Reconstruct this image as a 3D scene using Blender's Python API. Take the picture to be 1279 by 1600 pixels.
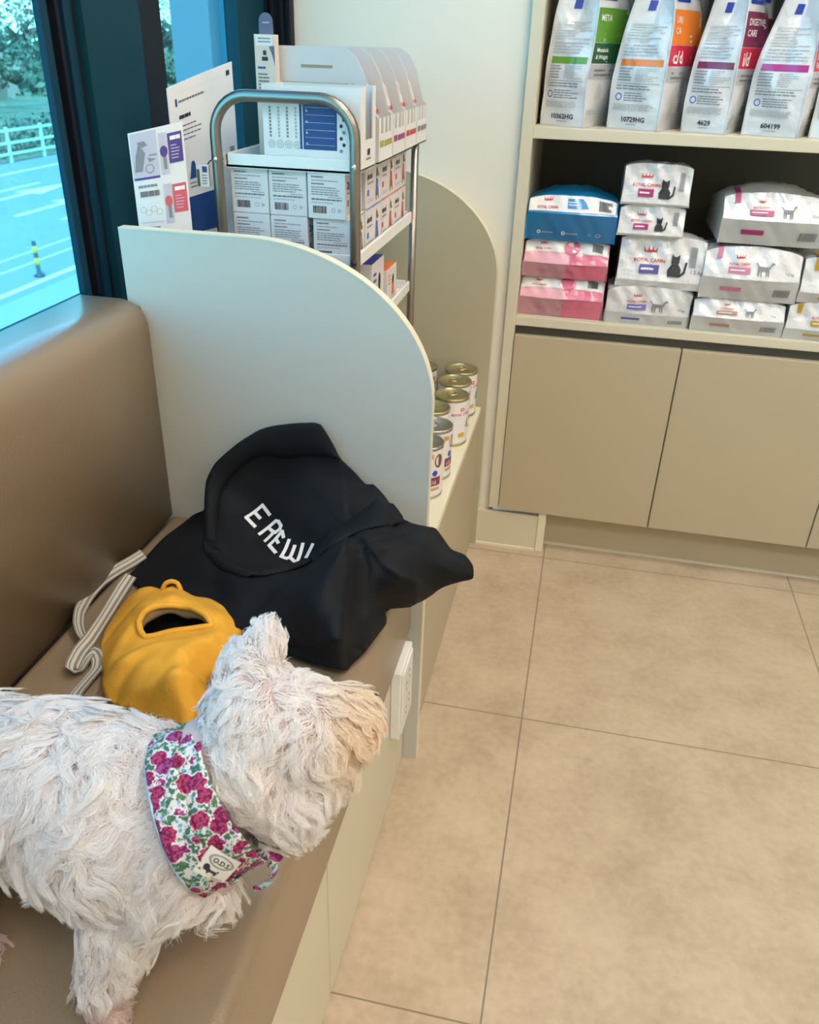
import bpy, bmesh, math, random
import numpy as np
from mathutils import Matrix, Vector

SC = bpy.context.scene
for o in list(bpy.data.objects):
    bpy.data.objects.remove(o, do_unlink=True)
COL = SC.collection
R = math.radians

# ------------------------------------------------------------------ camera
cd = bpy.data.cameras.new('camera')
cam = bpy.data.objects.new('camera', cd)
COL.objects.link(cam)
SC.camera = cam
CAM_ROT = Matrix(((0.97765306, -0.12771012, 0.16698686),
                  (0.20811128, 0.47559295, -0.85469354),
                  (0.02973524, 0.87034560, 0.49154282)))
cam.matrix_world = Matrix.Translation((0, 0, 1.13)) @ CAM_ROT.to_4x4()
cd.sensor_fit = 'VERTICAL'
cd.sensor_height = 36.0
cd.lens = 29.248
cd.clip_start = 0.02
cd.clip_end = 300
cd.dof.use_dof = True
cd.dof.focus_distance = 0.95
cd.dof.aperture_fstop = 12.0

# ------------------------------------------------------------------ world, sun, lamps, exposure
SC.view_settings.view_transform = 'Standard'
SC.view_settings.look = 'None'
SC.view_settings.gamma = 1.0
SC.view_settings.use_curve_mapping = False
SC.view_settings.exposure = 0.1
w = bpy.data.worlds.new('sky')
SC.world = w
w.use_nodes = True
wn = w.node_tree.nodes; wl = w.node_tree.links
bg = wn['Background']
sky = wn.new('ShaderNodeTexSky')
sky.sky_type = 'HOSEK_WILKIE'
sky.turbidity = 3.0
sky.sun_direction = Vector((0.25, -0.5, 0.83)).normalized()
hz = wn.new('ShaderNodeVectorMath'); hz.operation = 'MULTIPLY'     # thin milky haze warms the blue a little
hz.inputs[1].default_value = (1.25, 1.08, 0.80)
wl.new(sky.outputs[0], hz.inputs[0]); wl.new(hz.outputs[0], bg.inputs[0])
bg.inputs[1].default_value = 27.0
sun = bpy.data.lights.new('sun', 'SUN')
sun.energy = 8
sun.angle = R(1.5)
sun.color = (1.0, 0.97, 0.92)
so = bpy.data.objects.new('sun', sun)
COL.objects.link(so)
so.rotation_euler = Vector((0.22, -0.45, 0.87)).to_track_quat('Z', 'Y').to_euler()
CEIL = 2.45
LAMP_E = 19.0

# ------------------------------------------------------------------ tags
def tag(o, label=None, cat=None, group=None, kind=None):
    if label: o['label'] = label
    if cat: o['category'] = cat
    if group: o['group'] = group
    if kind: o['kind'] = kind
    return o

def thing(name, label, cat, loc=(0, 0, 0), rotz=0.0, group=None):
    o = bpy.data.objects.new(name, None)
    COL.objects.link(o)
    o.location = loc
    o.rotation_euler = (0, 0, rotz)
    o.empty_display_size = 0.02
    return tag(o, label, cat, group)

def copy_tree(o, parent=None):
    c = o.copy()
    COL.objects.link(c)
    if parent: c.parent = parent
    for ch in list(o.children):
        copy_tree(ch, c)
    return c

# ------------------------------------------------------------------ materials
MATS = {}
def mat(name, col, rough=0.6, metal=0.0, spec=0.5, coat=0.0, emit=None, estr=0.0, sheen=0.0, noise=None, bump=None, trans=0.0, sss=0.0):
    """noise=(scale, amount): gentle colour mottling.  bump=(scale, strength)"""
    if name in MATS: return MATS[name]
    m = bpy.data.materials.new(name)
    m.use_nodes = True
    n = m.node_tree.nodes; l = m.node_tree.links
    b = n['Principled BSDF']
    c4 = (*col, 1)
    b.inputs['Base Color'].default_value = c4
    b.inputs['Roughness'].default_value = rough
    b.inputs['Metallic'].default_value = metal
    b.inputs['Specular IOR Level'].default_value = spec
    b.inputs['Coat Weight'].default_value = coat
    b.inputs['Coat Roughness'].default_value = 0.12
    b.inputs['Sheen Weight'].default_value = sheen
    b.inputs['Transmission Weight'].default_value = trans
    if emit:
        b.inputs['Emission Color'].default_value = (*emit, 1)
        b.inputs['Emission Strength'].default_value = estr
    if noise or bump:
        tc = n.new('ShaderNodeTexCoord')
    if noise:
        nz = n.new('ShaderNodeTexNoise'); nz.inputs['Scale'].default_value = noise[0]
        nz.inputs['Detail'].default_value = 5
        l.new(tc.outputs['Object'], nz.inputs['Vector'])
        mr = n.new('ShaderNodeMapRange')
        mr.inputs[1].default_value = 0.3; mr.inputs[2].default_value = 0.7
        mr.inputs[3].default_value = 1 - noise[1]; mr.inputs[4].default_value = 1 + noise[1]
        l.new(nz.outputs[0], mr.inputs[0])
        mx = n.new('ShaderNodeVectorMath'); mx.operation = 'SCALE'
        mx.inputs[0].default_value = col
        l.new(mr.outputs[0], mx.inputs['Scale'])
        l.new(mx.outputs[0], b.inputs['Base Color'])
    if bump:
        nb = n.new('ShaderNodeTexNoise'); nb.inputs['Scale'].default_value = bump[0]
        nb.inputs['Detail'].default_value = 4
        l.new(tc.outputs['Object'], nb.inputs['Vector'])
        bp = n.new('ShaderNodeBump'); bp.inputs['Strength'].default_value = bump[1]
        bp.inputs['Distance'].default_value = bump[2] if len(bump) > 2 else 0.002
        l.new(nb.outputs[0], bp.inputs['Height'])
        l.new(bp.outputs[0], b.inputs['Normal'])
    MATS[name] = m
    return m

def nodes_of(m): return m.node_tree.nodes, m.node_tree.links, m.node_tree.nodes['Principled BSDF']

# ------------------------------------------------------------------ mesh builder
class MB:
    def __init__(s):
        s.v = []; s.f = []; s.m = []; s.mats = []; s.sm = []
    def mi(s, m):
        if m not in s.mats: s.mats.append(m)
        return s.mats.index(m)
    def add(s, vs, fs, m, smooth=False, M=None):
        b = len(s.v); k = s.mi(m)
        if M is not None: vs = [M @ Vector(v) for v in vs]
        s.v += [tuple(v) for v in vs]
        for f in fs:
            s.f.append([i + b for i in f]); s.m.append(k); s.sm.append(smooth)
    def bm(s, bm, m, smooth=False, M=None):
        bm.verts.ensure_lookup_table()
        for i, v in enumerate(bm.verts): v.index = i
        s.add([v.co.copy() for v in bm.verts], [[v.index for v in f.verts] for f in bm.faces], m, smooth, M)
    def box(s, x0, x1, y0, y1, z0, z1, m, bev=0.0, seg=2, M=None):
        b = bmesh.new()
        bmesh.ops.create_cube(b, size=1)
        for v in b.verts:
            v.co = Vector(((x0 + x1) / 2 + v.co.x * (x1 - x0), (y0 + y1) / 2 + v.co.y * (y1 - y0), (z0 + z1) / 2 + v.co.z * (z1 - z0)))
        if bev > 0:
            bmesh.ops.bevel(b, geom=list(b.edges), offset=bev, segments=seg, profile=0.5, affect='EDGES')
        s.bm(b, m, bev > 0 and seg > 2, M)
        b.free()
        return s
    def prism(s, pts, m, axis, a, c, bev=0.0, seg=2, M=None):
        """2-D outline extruded along an axis from a to c. pts in the other two axes, in xyz order"""
        b = bmesh.new()
        def P(p, t):
            q = [0, 0, 0]; k = [i for i in range(3) if i != axis]
            q[k[0]], q[k[1]] = p; q[axis] = t
            return q
        A = [b.verts.new(P(p, a)) for p in pts]; B = [b.verts.new(P(p, c)) for p in pts]
        b.faces.new(A); b.faces.new(B[::-1])
        n = len(pts)
        for i in range(n): b.faces.new([A[i], B[i], B[(i + 1) % n], A[(i + 1) % n]])
        bmesh.ops.recalc_face_normals(b, faces=list(b.faces))
        if bev > 0:
            es = [e for e in b.edges if abs(e.verts[0].co[axis] - e.verts[1].co[axis]) < 1e-7]
            bmesh.ops.bevel(b, geom=es, offset=bev, segments=seg, profile=0.5, affect='EDGES')
        s.bm(b, m, False, M); b.free()
        return s
    def tube(s, path, r, m, n=14, caps=True, M=None, closed=False, flat=1.0):
        P = [Vector(p) for p in path]; k = len(P)
        rs = r if isinstance(r, (list, tuple)) else [r] * k
        T = []
        for i in range(k):
            a = P[(i - 1) % k] if closed or i > 0 else P[i]
            c = P[(i + 1) % k] if closed or i < k - 1 else P[i]
            T.append((c - a).normalized())
        up = Vector((0, 0, 1)) if abs(T[0].z) < 0.9 else Vector((0, 1, 0))
        N = (up - T[0] * up.dot(T[0])).normalized()
        vs = []
        for i in range(k):
            N = (N - T[i] * N.dot(T[i])).normalized()
            B = T[i].cross(N)
            for j in range(n):
                a = 2 * math.pi * j / n
                vs.append(P[i] + (N * math.cos(a) + B * math.sin(a) * flat) * rs[i])
        fs = []
        rng = k if closed else k - 1
        for i in range(rng):
            for j in range(n):
                i2 = (i + 1) % k
                fs.append([i * n + j, i * n + (j + 1) % n, i2 * n + (j + 1) % n, i2 * n + j])
        if caps and not closed:
            fs.append(list(range(n))[::-1]); fs.append([(k - 1) * n + j for j in range(n)])
        s.add(vs, fs, m, True, M)
        return s
    def lathe(s, prof, m, n=28, M=None, smooth=True):
        """prof: (r, z) from bottom to top"""
        vs = []; fs = []
        for r, z in prof:
            for j in range(n):
                a = 2 * math.pi * j / n
                vs.append((r * math.cos(a), r * math.sin(a), z))
        for i in range(len(prof) - 1):
            for j in range(n):
                fs.append([i * n + j, i * n + (j + 1) % n, (i + 1) * n + (j + 1) % n, (i + 1) * n + j])
        if prof[0][0] > 1e-6: fs.append(list(range(n))[::-1])
        if prof[-1][0] > 1e-6: fs.append([(len(prof) - 1) * n + j for j in range(n)])
        s.add(vs, fs, m, smooth, M)
        return s
    def surf(s, f, u0, u1, v0, v1, nu, nv, m, off=0.0, smooth=True):
        vs = []; fs = []
        for j in range(nv + 1):
            for i in range(nu + 1):
                vs.append(S_at(f, u0 + (u1 - u0) * i / nu, v0 + (v1 - v0) * j / nv, off))
        for j in range(nv):
            for i in range(nu):
                a = j * (nu + 1) + i
                fs.append([a, a + 1, a + nu + 2, a + nu + 1])
        s.add(vs, fs, m, smooth)
        return s
    def poly(s, f, pts, m, off=0.0005):
        """filled polygon in the (u, v) of surface f"""
        s.add([S_at(f, u, v, off) for u, v in pts], [list(range(len(pts)))], m)
        return s
    def text(s, f, txt, u, v, size, m, off=0.0006, ang=0.0, sx=1.0, align='LEFT', bold=0.0, shear=0.0):
        vs, fs = text_mesh(txt, size, align, bold, shear)
        ca, sa = math.cos(ang), math.sin(ang)
        out = [S_at(f, u + (x * sx * ca - y * sa), v + (x * sx * sa + y * ca), off) for x, y in vs]
        s.add(out, fs, m)
        return s
    def lines(s, f, u0, u1, v0, v1, n, m, off=0.0005, seed=0, fill=0.45, rag=0.25, word=0.12):
        """n rows of small printed words between v0 (bottom) and v1 (top)"""
        rd = random.Random(seed)
        h = (v1 - v0) / n
        for k in range(n):
            y = v1 - (k + 0.5) * h
            x = u0; end = u1 - (u1 - u0) * rag * rd.random()
            while x < end:
                w = (u1 - u0) * word * (0.4 + rd.random())
                x2 = min(x + w, end)
                s.poly(f, [(x, y - h * fill / 2), (x2, y - h * fill / 2), (x2, y + h * fill / 2), (x, y + h * fill / 2)], m, off)
                x = x2 + (u1 - u0) * 0.018
        return s
    def barcode(s, f, u0, u1, v0, v1, m, off=0.0006, seed=1):
        rd = random.Random(seed); x = u0; W = (u1 - u0)
        while x < u1:
            w = W * rd.choice((0.015, 0.03, 0.045))
            s.poly(f, [(x, v0), (min(x + w, u1), v0), (min(x + w, u1), v1), (x, v1)], m, off)
            x += w + W * rd.choice((0.015, 0.03))
        return s
    def rect(s, f, u0, u1, v0, v1, m, off=0.0004, nu=1, nv=1):
        return s.surf(f, u0, u1, v0, v1, nu, nv, m, off)
    def disc(s, f, u, v, r, m, off=0.0005, n=16, ry=None, r0=None):
        ry = ry or r
        o = [(u + r * math.cos(2 * math.pi * i / n), v + ry * math.sin(2 * math.pi * i / n)) for i in range(n)]
        if r0 is None: return s.poly(f, o, m, off)
        q = [(u + (x - u) * r0, v + (y - v) * r0) for x, y in o]
        s.add([S_at(f, a, b, off) for a, b in o + q], [[i, (i + 1) % n, n + (i + 1) % n, n + i] for i in range(n)], m)
        return s
    def build(s, name, parent=None, merge=False, bev=None, subd=0, solid=None, shade=None):
        me = bpy.data.meshes.new(name)
        me.from_pydata(s.v, [], s.f)
        for m in s.mats: me.materials.append(m)
        me.polygons.foreach_set('material_index', s.m)
        me.polygons.foreach_set('use_smooth', s.sm if shade is None else [shade] * len(s.sm))
        me.update()
        o = bpy.data.objects.new(name, me)
        COL.objects.link(o)
        if parent: o.parent = parent
        if solid:
            md = o.modifiers.new('solid', 'SOLIDIFY'); md.thickness = solid; md.offset = -1
        if subd:
            md = o.modifiers.new('subd', 'SUBSURF'); md.levels = subd; md.render_levels = subd
        return o

def S_at(f, u, v, off):
    p = Vector(f(u, v))
    if off:
        e = 1e-4
        a = Vector(f(u + e, v)) - p; b = Vector(f(u, v + e)) - p
        n = a.cross(b)
        if n.length > 0: p = p + n.normalized() * off
    return p

def plane(o, ux, uy):
    """affine surface: metres along ux and uy from o"""
    o = Vector(o); ux = Vector(ux).normalized(); uy = Vector(uy).normalized()
    return lambda u, v: o + ux * u + uy * v

_TX = {}
def text_mesh(txt, size, align='LEFT', bold=0.0, shear=0.0):
    k = (txt, size, align, bold, shear)
    if k not in _TX:
        c = bpy.data.curves.new('t', 'FONT')
        c.body = txt; c.size = size; c.align_x = align; c.offset = bold * size; c.shear = shear
        c.resolution_u = 2
        o = bpy.data.objects.new('t', c)
        COL.objects.link(o)
        bpy.context.view_layer.update()
        me = o.evaluated_get(bpy.context.evaluated_depsgraph_get()).to_mesh()
        _TX[k] = ([(v.co.x, v.co.y) for v in me.vertices], [list(p.vertices) for p in me.polygons])
        o.to_mesh_clear()
        bpy.data.objects.remove(o); bpy.data.curves.remove(c)
    return _TX[k]

def structure(o): return tag(o, kind='structure')

# ------------------------------------------------------------------ shared materials
CREAM = mat('cream_laminate', (0.58, 0.53, 0.40), 0.42)
DOORM = mat('beige_laminate', (0.43, 0.36, 0.245), 0.42)
PANEL = mat('pale_laminate', (0.50, 0.50, 0.45), 0.38)
EDGE = mat('cream_edge_band', (0.68, 0.63, 0.48), 0.45)
WALLM = mat('cream_wall_paint', (0.70, 0.665, 0.58), 0.7)
CEILM = mat('white_ceiling_paint', (0.8, 0.79, 0.76), 0.8)
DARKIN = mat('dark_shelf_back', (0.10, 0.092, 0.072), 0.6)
TEAL = mat('dark_teal_metal', (0.004, 0.040, 0.060), 0.6, spec=0.15)
TEAL2 = mat('blue_teal_metal', (0.003, 0.032, 0.060), 0.5, spec=0.2)
BLACKM = mat('black_window_metal', (0.006, 0.008, 0.014), 0.55, spec=0.2)
FRBR = mat('brown_black_frame', (0.014, 0.010, 0.012), 0.55, spec=0.2)
WHITE = mat('white_card', (0.70, 0.69, 0.68), 0.5)
WHITEM = mat('white_enamel', (0.74, 0.73, 0.70), 0.35)
GREYC = mat('grey_card', (0.46, 0.45, 0.44), 0.6)
INK = mat('black_ink', (0.02, 0.02, 0.025), 0.6)
GINK = mat('grey_ink', (0.22, 0.22, 0.24), 0.6)
LINK = mat('pale_grey_ink', (0.38, 0.39, 0.42), 0.5)
BROWNC = mat('brown_cardboard', (0.22, 0.14, 0.07), 0.8)
CHROME = mat('steel_tube', (0.30, 0.265, 0.23), 0.33, metal=0.9)
NAVY = mat('navy_ink', (0.012, 0.05, 0.20), 0.5)
RED = mat('red_ink', (0.55, 0.02, 0.03), 0.5)
BLUE = mat('blue_ink', (0.02, 0.06, 0.42), 0.5)
ORANGE = mat('orange_ink', (0.8, 0.17, 0.02), 0.5)
WINK = mat('white_ink', (0.75, 0.75, 0.75), 0.5)
# ================================================================== the setting
m = mat('stone_floor_tile', (0.47, 0.37, 0.26), 0.4)
n, l, b = nodes_of(m)
tc = n.new('ShaderNodeTexCoord'); sep = n.new('ShaderNodeSeparateXYZ')
l.new(tc.outputs['Object'], sep.inputs[0])
def mth(op, a, c=None):
    q = n.new('ShaderNodeMath'); q.operation = op
    for i, x in enumerate((a, c)):
        if x is None: continue
        if isinstance(x, (int, float)): q.inputs[i].default_value = x
        else: l.new(x, q.inputs[i])
    return q.outputs[0]
def grout(out, off, step):
    t = mth('DIVIDE', mth('SUBTRACT', out, off), step)
    fr = mth('ABSOLUTE', mth('SUBTRACT', t, mth('ROUND', t)))
    return mth('LESS_THAN', fr, 0.0022)
g = mth('MAXIMUM', grout(sep.outputs[0], -0.0055, 0.599), grout(sep.outputs[1], 0.6355, 0.5935))
n1 = n.new('ShaderNodeTexNoise'); n1.inputs['Scale'].default_value = 7; n1.inputs['Detail'].default_value = 8; n1.inputs['Roughness'].default_value = 0.62
n2 = n.new('ShaderNodeTexNoise'); n2.inputs['Scale'].default_value = 70; n2.inputs['Detail'].default_value = 5
l.new(tc.outputs['Object'], n1.inputs['Vector']); l.new(tc.outputs['Object'], n2.inputs['Vector'])
cr = n.new('ShaderNodeValToRGB')
cr.color_ramp.elements[0].position = 0.32; cr.color_ramp.elements[0].color = (0.37, 0.275, 0.185, 1)
cr.color_ramp.elements[1].position = 0.66; cr.color_ramp.elements[1].color = (0.53, 0.42, 0.30, 1)
mixf = mth('ADD', mth('MULTIPLY', n1.outputs[0], 0.72), mth('MULTIPLY', n2.outputs[0], 0.28))
l.new(mixf, cr.inputs[0])
mx = n.new('ShaderNodeMix'); mx.data_type = 'RGBA'
l.new(g, mx.inputs[0]); l.new(cr.outputs[0], mx.inputs[6]); mx.inputs[7].default_value = (0.20, 0.15, 0.10, 1)
l.new(mx.outputs[2], b.inputs['Base Color'])
bp_ = n.new('ShaderNodeBump'); bp_.inputs['Strength'].default_value = 0.25; bp_.inputs['Distance'].default_value = 0.001
l.new(mth('SUBTRACT', mth('MULTIPLY', n2.outputs[0], 0.3), g), bp_.inputs['Height']); l.new(bp_.outputs[0], b.inputs['Normal'])
FLOORM = m

XW = -0.635            # room face of the window wall
XR, YB, YF = 2.6, -2.6, 1.864
structure(MB().box(XW - 0.12, XR + 0.1, YB - 0.1, 2.35, -0.08, 0.0, FLOORM).build('floor'))
structure(MB().box(XW - 0.12, XR + 0.1, YB - 0.1, 2.35, CEIL, CEIL + 0.08, CEILM).build('ceiling'))
# far wall: in front of the counter, and behind the cabinet
structure(MB().box(XW - 0.12, -0.158, YF, YF + 0.12, 0, CEIL, WALLM).build('wall_far'))
structure(MB().box(-0.158, XR + 0.1, 2.24, 2.35, 0, CEIL, WALLM).build('wall_alcove'))
structure(MB().box(XR, XR + 0.1, YB, 2.24, 0, CEIL, WALLM).build('wall_right'))
structure(MB().box(XW - 0.12, XR + 0.1, YB - 0.1, YB, 0, CEIL, WALLM).build('wall_behind'))
# low wall under the windows, lintel above, piers between
XG = -0.69             # face of the window frames
structure(MB().box(XW - 0.12, XW, YB, YF, 0, 0.765, WALLM).build('wall_left'))
structure(MB().box(-0.76, XG, YB, YF, 2.28, CEIL, TEAL).build('trim_lintel'))
structure(MB().box(-0.705, -0.6345, 1.0786, 1.0964, 0.7655, 0.79, TEAL2).build('trim_sill'))
structure(MB().box(-0.716, XG, 1.163, 1.3186, 0.765, 2.28, TEAL).build('trim_pier'))
structure(MB().box(-0.716, XG, 1.697, 1.836, 0.765, 2.28, TEAL).build('trim_post'))
w1 = MB()
w1.box(-0.716, -0.705, 1.0915, 1.108, 0.765, 2.28, TEAL2, 0.002)
w1.box(-0.716, -0.712, 1.108, 1.142, 0.765, 2.28, BLACKM)
w1.box(-0.716, -0.702, 1.120, 1.128, 0.79, 2.28, BLACKM)
w1.box(-0.716, -0.700, 1.137, 1.155, 0.765, 2.28, TEAL2, 0.002)
w1.box(-0.716, -0.703, 1.155, 1.163, 0.765, 2.28, FRBR)
w1.box(-0.716, -0.705, -0.62, 1.0915, 0.76, 0.797, TEAL2, 0.002)
w1.box(-0.716, -0.705, -0.62, 1.0915, 2.22, 2.28, TEAL2, 0.002)
w1.box(-0.716, -0.705, -0.66, -0.61, 0.765, 2.28, TEAL2, 0.002)
wf = structure(w1.build('window_1'))
glass = bpy.data.materials.new('tinted_glass'); glass.use_nodes = True
gn = glass.node_tree.nodes; gl = glass.node_tree.links
gn.remove(gn['Principled BSDF'])
tr = gn.new('ShaderNodeBsdfTransparent'); tr.inputs[0].default_value = (0.41, 0.80, 0.93, 1)
gy = gn.new('ShaderNodeBsdfGlossy'); gy.inputs['Roughness'].default_value = 0.02; gy.inputs[0].default_value = (0.8, 0.9, 1, 1)
ms = gn.new('ShaderNodeMixShader'); ms.inputs[0].default_value = 0.04
gl.new(tr.outputs[0], ms.inputs[1]); gl.new(gy.outputs[0], ms.inputs[2]); gl.new(ms.outputs[0], gn['Material Output'].inputs[0])
MB().box(-0.7145, -0.7125, -0.61, 1.093, 0.797, 2.23, glass).build('window_glass', wf)
w2 = MB()
w2.box(-0.716, -0.702, 1.3186, 1.410, 0.765, 2.28, BLACKM)
w2.box(-0.716, -0.702, 1.410, 1.697, 0.765, 0.797, TEAL2)
w2.box(-0.716, -0.702, 1.410, 1.697, 2.22, 2.28, TEAL2)
wf2 = structure(w2.build('window_2'))
MB().box(-0.7145, -0.7125, 1.405, 1.70, 0.795, 2.23, glass).build('window_glass', wf2)
w3 = MB()
w3.box(-0.716, -0.685, 1.836, 1.8635, 0.765, 2.28, BLACKM)
for x in (-0.678, -0.658, -0.643):
    w3.box(x, x + 0.007, 1.838, 1.8635, 0.765, 2.28, BLACKM, 0.001)
w3.box(-0.69, -0.637, 1.846, 1.8635, 0.765, 2.28, BLACKM)
structure(w3.build('window_3'))
# second window of the rest of the room (behind the photographer the wall simply goes on)
structure(MB().box(-0.76, XG, YB, -0.66, 0.765, 2.28, WALLM).build('wall_left_rear'))
# window ledge behind the divider
structure(MB().box(-0.634, -0.560, 1.0965, YF - 0.03, 0.766, 0.80, WHITEM, 0.002).build('sill_ledge'))
# baseboard left of the cabinet
structure(MB().box(-0.200, -0.031, 1.852, YF, 0, 0.100, CREAM, 0.002).box(-0.031, -0.0115, 1.850, 1.90, 0, 0.112, EDGE, 0.001)
          .box(-0.202, -0.033, 1.848, 1.853, 0.0, 0.006, EDGE).build('baseboard_far'))

# ------------------------------------------------------------------ ceiling lamps
LAMP = mat('lamp_diffuser', (0.9, 0.9, 0.9), 0.5, emit=(1.0, 0.93, 0.83), estr=LAMP_E)
LWH = mat('lamp_frame_white', (0.8, 0.8, 0.8), 0.4)
lamp0 = None
for i, (x, y) in enumerate(((0.35, 1.15), (0.35, -0.4), (1.7, 1.15), (1.7, -0.4), (0.9, -1.9))):
    if lamp0 is None:
        t = lamp0 = thing('ceiling_light', 'square white panel light recessed in the ceiling', 'ceiling light', (x, y, CEIL), 0, 'square ceiling panel lights')
        MB().box(-0.31, 0.31, -0.31, 0.31, -0.018, 0.0, LWH, 0.003).build('frame', t)
        MB().box(-0.28, 0.28, -0.28, 0.28, -0.022, -0.016, LAMP).build('diffuser', t)
    else:
        t = copy_tree(lamp0); t.location = (x, y, CEIL)

# ------------------------------------------------------------------ outside
GZ = -3.0
ASPH = mat('pale_asphalt', (0.26, 0.27, 0.28), 0.85, noise=(1.5, 0.05))
VERGE = mat('verge_grass', (0.20, 0.20, 0.12), 0.9, noise=(3, 0.4))
LINE = mat('road_paint', (0.85, 0.85, 0.82), 0.7)
CONC = mat('pale_concrete', (0.33, 0.33, 0.32), 0.8)
def struct_box(name, *a): return structure(MB().box(*a).build(name))
struct_box('road', -20.5, -9.0, -20, 110, GZ - 0.2, GZ, ASPH)
struct_box('pavement', -9.6, -2.5, -20, 110, GZ - 0.2, GZ + 0.02, CONC)
struct_box('verge_ground', -80, -20.5, -40, 130, GZ - 0.3, GZ - 0.02, VERGE)
rm = MB()
z = GZ + 0.004
rm.box(-10.05, -9.9, -20, 110, GZ, z, LINE)
for x in (-11.0, -11.6): rm.box(x, x + 0.06, -20, 110, GZ, z, LINE)
for x in (-13.0, -16.9):
    for k in range(12):
        y0 = 3.5 + k * 8
        rm.box(x, x + 0.14, y0, y0 + 5, GZ, z, LINE)
rm.box(-18.8, -18.65, -20, 110, GZ, z, LINE)
for x, y in ((-14.2, 19.5), (-16.0, 20.5), (-14.2, 33), (-17.5, 32)):
    rm.prism([(x - 0.09, y), (x + 0.09, y), (x + 0.09, y + 2.2), (x + 0.42, y + 2.2), (x, y + 4.4), (x - 0.42, y + 2.2), (x - 0.09, y + 2.2)], LINE, 2, GZ, z)
tag(rm.build('road_marking'), kind='structure')
# bollard
BLK = mat('bollard_dark', (0.05, 0.06, 0.09), 0.6); YEL = mat('bollard_yellow', (0.75, 0.55, 0.05), 0.6)
t = thing('traffic_bollard', 'slim black and yellow banded post at the near edge of the road outside', 'bollard', (-10.19, 14.34, GZ))
MB().lathe([(0.10, 0.0), (0.10, 0.03), (0.06, 0.05), (0.04, 0.06), (0.04, 0.64), (0.03, 0.66), (0.0, 0.665)], BLK).build('post', t)
for z0 in (0.22, 0.44):
    MB().lathe([(0.044, z0), (0.044, z0 + 0.13)], YEL).build('reflective_band', t)
# roadside fence
FEN = mat('fence_white', (0.62, 0.66, 0.64), 0.6)
t = thing('roadside_fence', 'long white rail fence along the far side of the road', 'fence', (-20.2, 0, GZ))
fr = MB()
for z0 in (0.25, 0.6, 1.0): fr.box(-0.03, 0.03, 0, 90, z0, z0 + 0.08, FEN)
fr.build('rails', t)
for k in range(46):
    MB().box(-0.05, 0.05, k * 2.0, k * 2.0 + 0.1, 0, 1.15, FEN, 0.01).build('post', t)
# trees and shrubs beyond
BARK = mat('bark', (0.07, 0.05, 0.04), 0.9, noise=(8, 0.3))
LEAFS = [mat('leaf_green', (0.035, 0.06, 0.04), 0.8), mat('leaf_pale', (0.18, 0.20, 0.13), 0.8), mat('leaf_dry', (0.30, 0.22, 0.17), 0.8)]
def leaves(mb, rd, c, r, n_, m_, s_=0.22):
    for _ in range(n_):
        d = Vector((rd.gauss(0, 1), rd.gauss(0, 1), rd.gauss(0, 1))).normalized() * r * rd.random() ** 0.4
        p = Vector(c) + Vector((d.x, d.y, d.z * 0.8))
        a = Vector((rd.uniform(-1, 1), rd.uniform(-1, 1), rd.uniform(-1, 1))).normalized() * s_ * rd.uniform(.5, 1)
        q = a.orthogonal().normalized() * s_ * 0.45
        mb.add([p - a, p + q, p + a, p - q], [[0, 1, 2, 3]], m_)
def tree(x, y, h, seed, label, mi):
    rd = random.Random(seed)
    h *= 0.88
    t = thing('tree', label, 'tree', (x, y, GZ - 0.02), 0, 'trees beyond the road')
    tk = MB(); pts = [Vector((0, 0, 0))]
    for k in range(6): pts.append(pts[-1] + Vector((rd.uniform(-.35, .35), rd.uniform(-.35, .35), h / 6)))
    tk.tube(pts, [0.26 - 0.035 * k for k in range(7)], BARK, 8)
    tips = []
    for k in range(13):
        p = pts[1 + k % 5] .copy(); path = [p]
        d = Vector((rd.uniform(-1, 1), rd.uniform(-1, 1), rd.uniform(0.0, .8))).normalized()
        for _ in range(5):
            d = (d + Vector((rd.uniform(-.4, .4), rd.uniform(-.4, .4), rd.uniform(-.15, .25)))).normalized()
            path.append(path[-1] + d * h * 0.10)
        tk.tube(path, [0.13, 0.11, 0.09, 0.07, 0.045, 0.02], BARK, 6)
        tips += [path[3], path[5]]
    tk.build('trunk', t)
    lf = MB()
    for q in tips: leaves(lf, rd, q, h * 0.14, 170, LEAFS[rd.choice((mi, mi, (mi + 1) % 3))], 0.13)
    lf.build('crown', t)
for a in ((-23.0, 27, 7.5, 1, 'bare-branched dark tree closest to the fence beyond the road', 0),
          (-27.5, 36, 9, 2, 'tall green tree behind the dark branching one', 1),
          (-30, 29, 8.5, 3, 'tree with dry brownish leaves at the edge of the window view', 2),
          (-25.5, 44, 9, 4, 'green tree further along the fence beyond the road', 1),
          (-26, 19, 8.5, 5, 'wide dark tree at the near end of the row beyond the road', 0),
          (-35, 45, 11, 6, 'big pale tree far behind the fence', 1),
          (-24, 58, 9, 7, 'tree seen through the narrow window', 1),
          (-38, 36, 11, 8, 'tall brown tree in the back row beyond the road', 2)):
    tree(*a)
rd = random.Random(5)
hd = MB()
for k in range(110):
    y = 5 + k * 0.65
    leaves(hd, rd, (-21.9 + rd.uniform(-.4, .4), y, GZ + 0.55), 0.95, 130, LEAFS[rd.choice((1, 1, 2, 0))], 0.11)
tag(hd.build('hedge_foliage'), 'pale green shrubs growing behind the white rail fence', 'hedge', kind='stuff')
bk = MB()
for k in range(60):
    leaves(bk, rd, (-44 + rd.uniform(-3, 3), 5 + k * 1.7, GZ + rd.uniform(0, 3.5)), 2.6, 150, LEAFS[rd.choice((1, 2, 0))], 0.7)
tag(bk.build('woodland_foliage'), 'distant woodland foliage behind the trees', 'foliage', kind='stuff')
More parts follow.
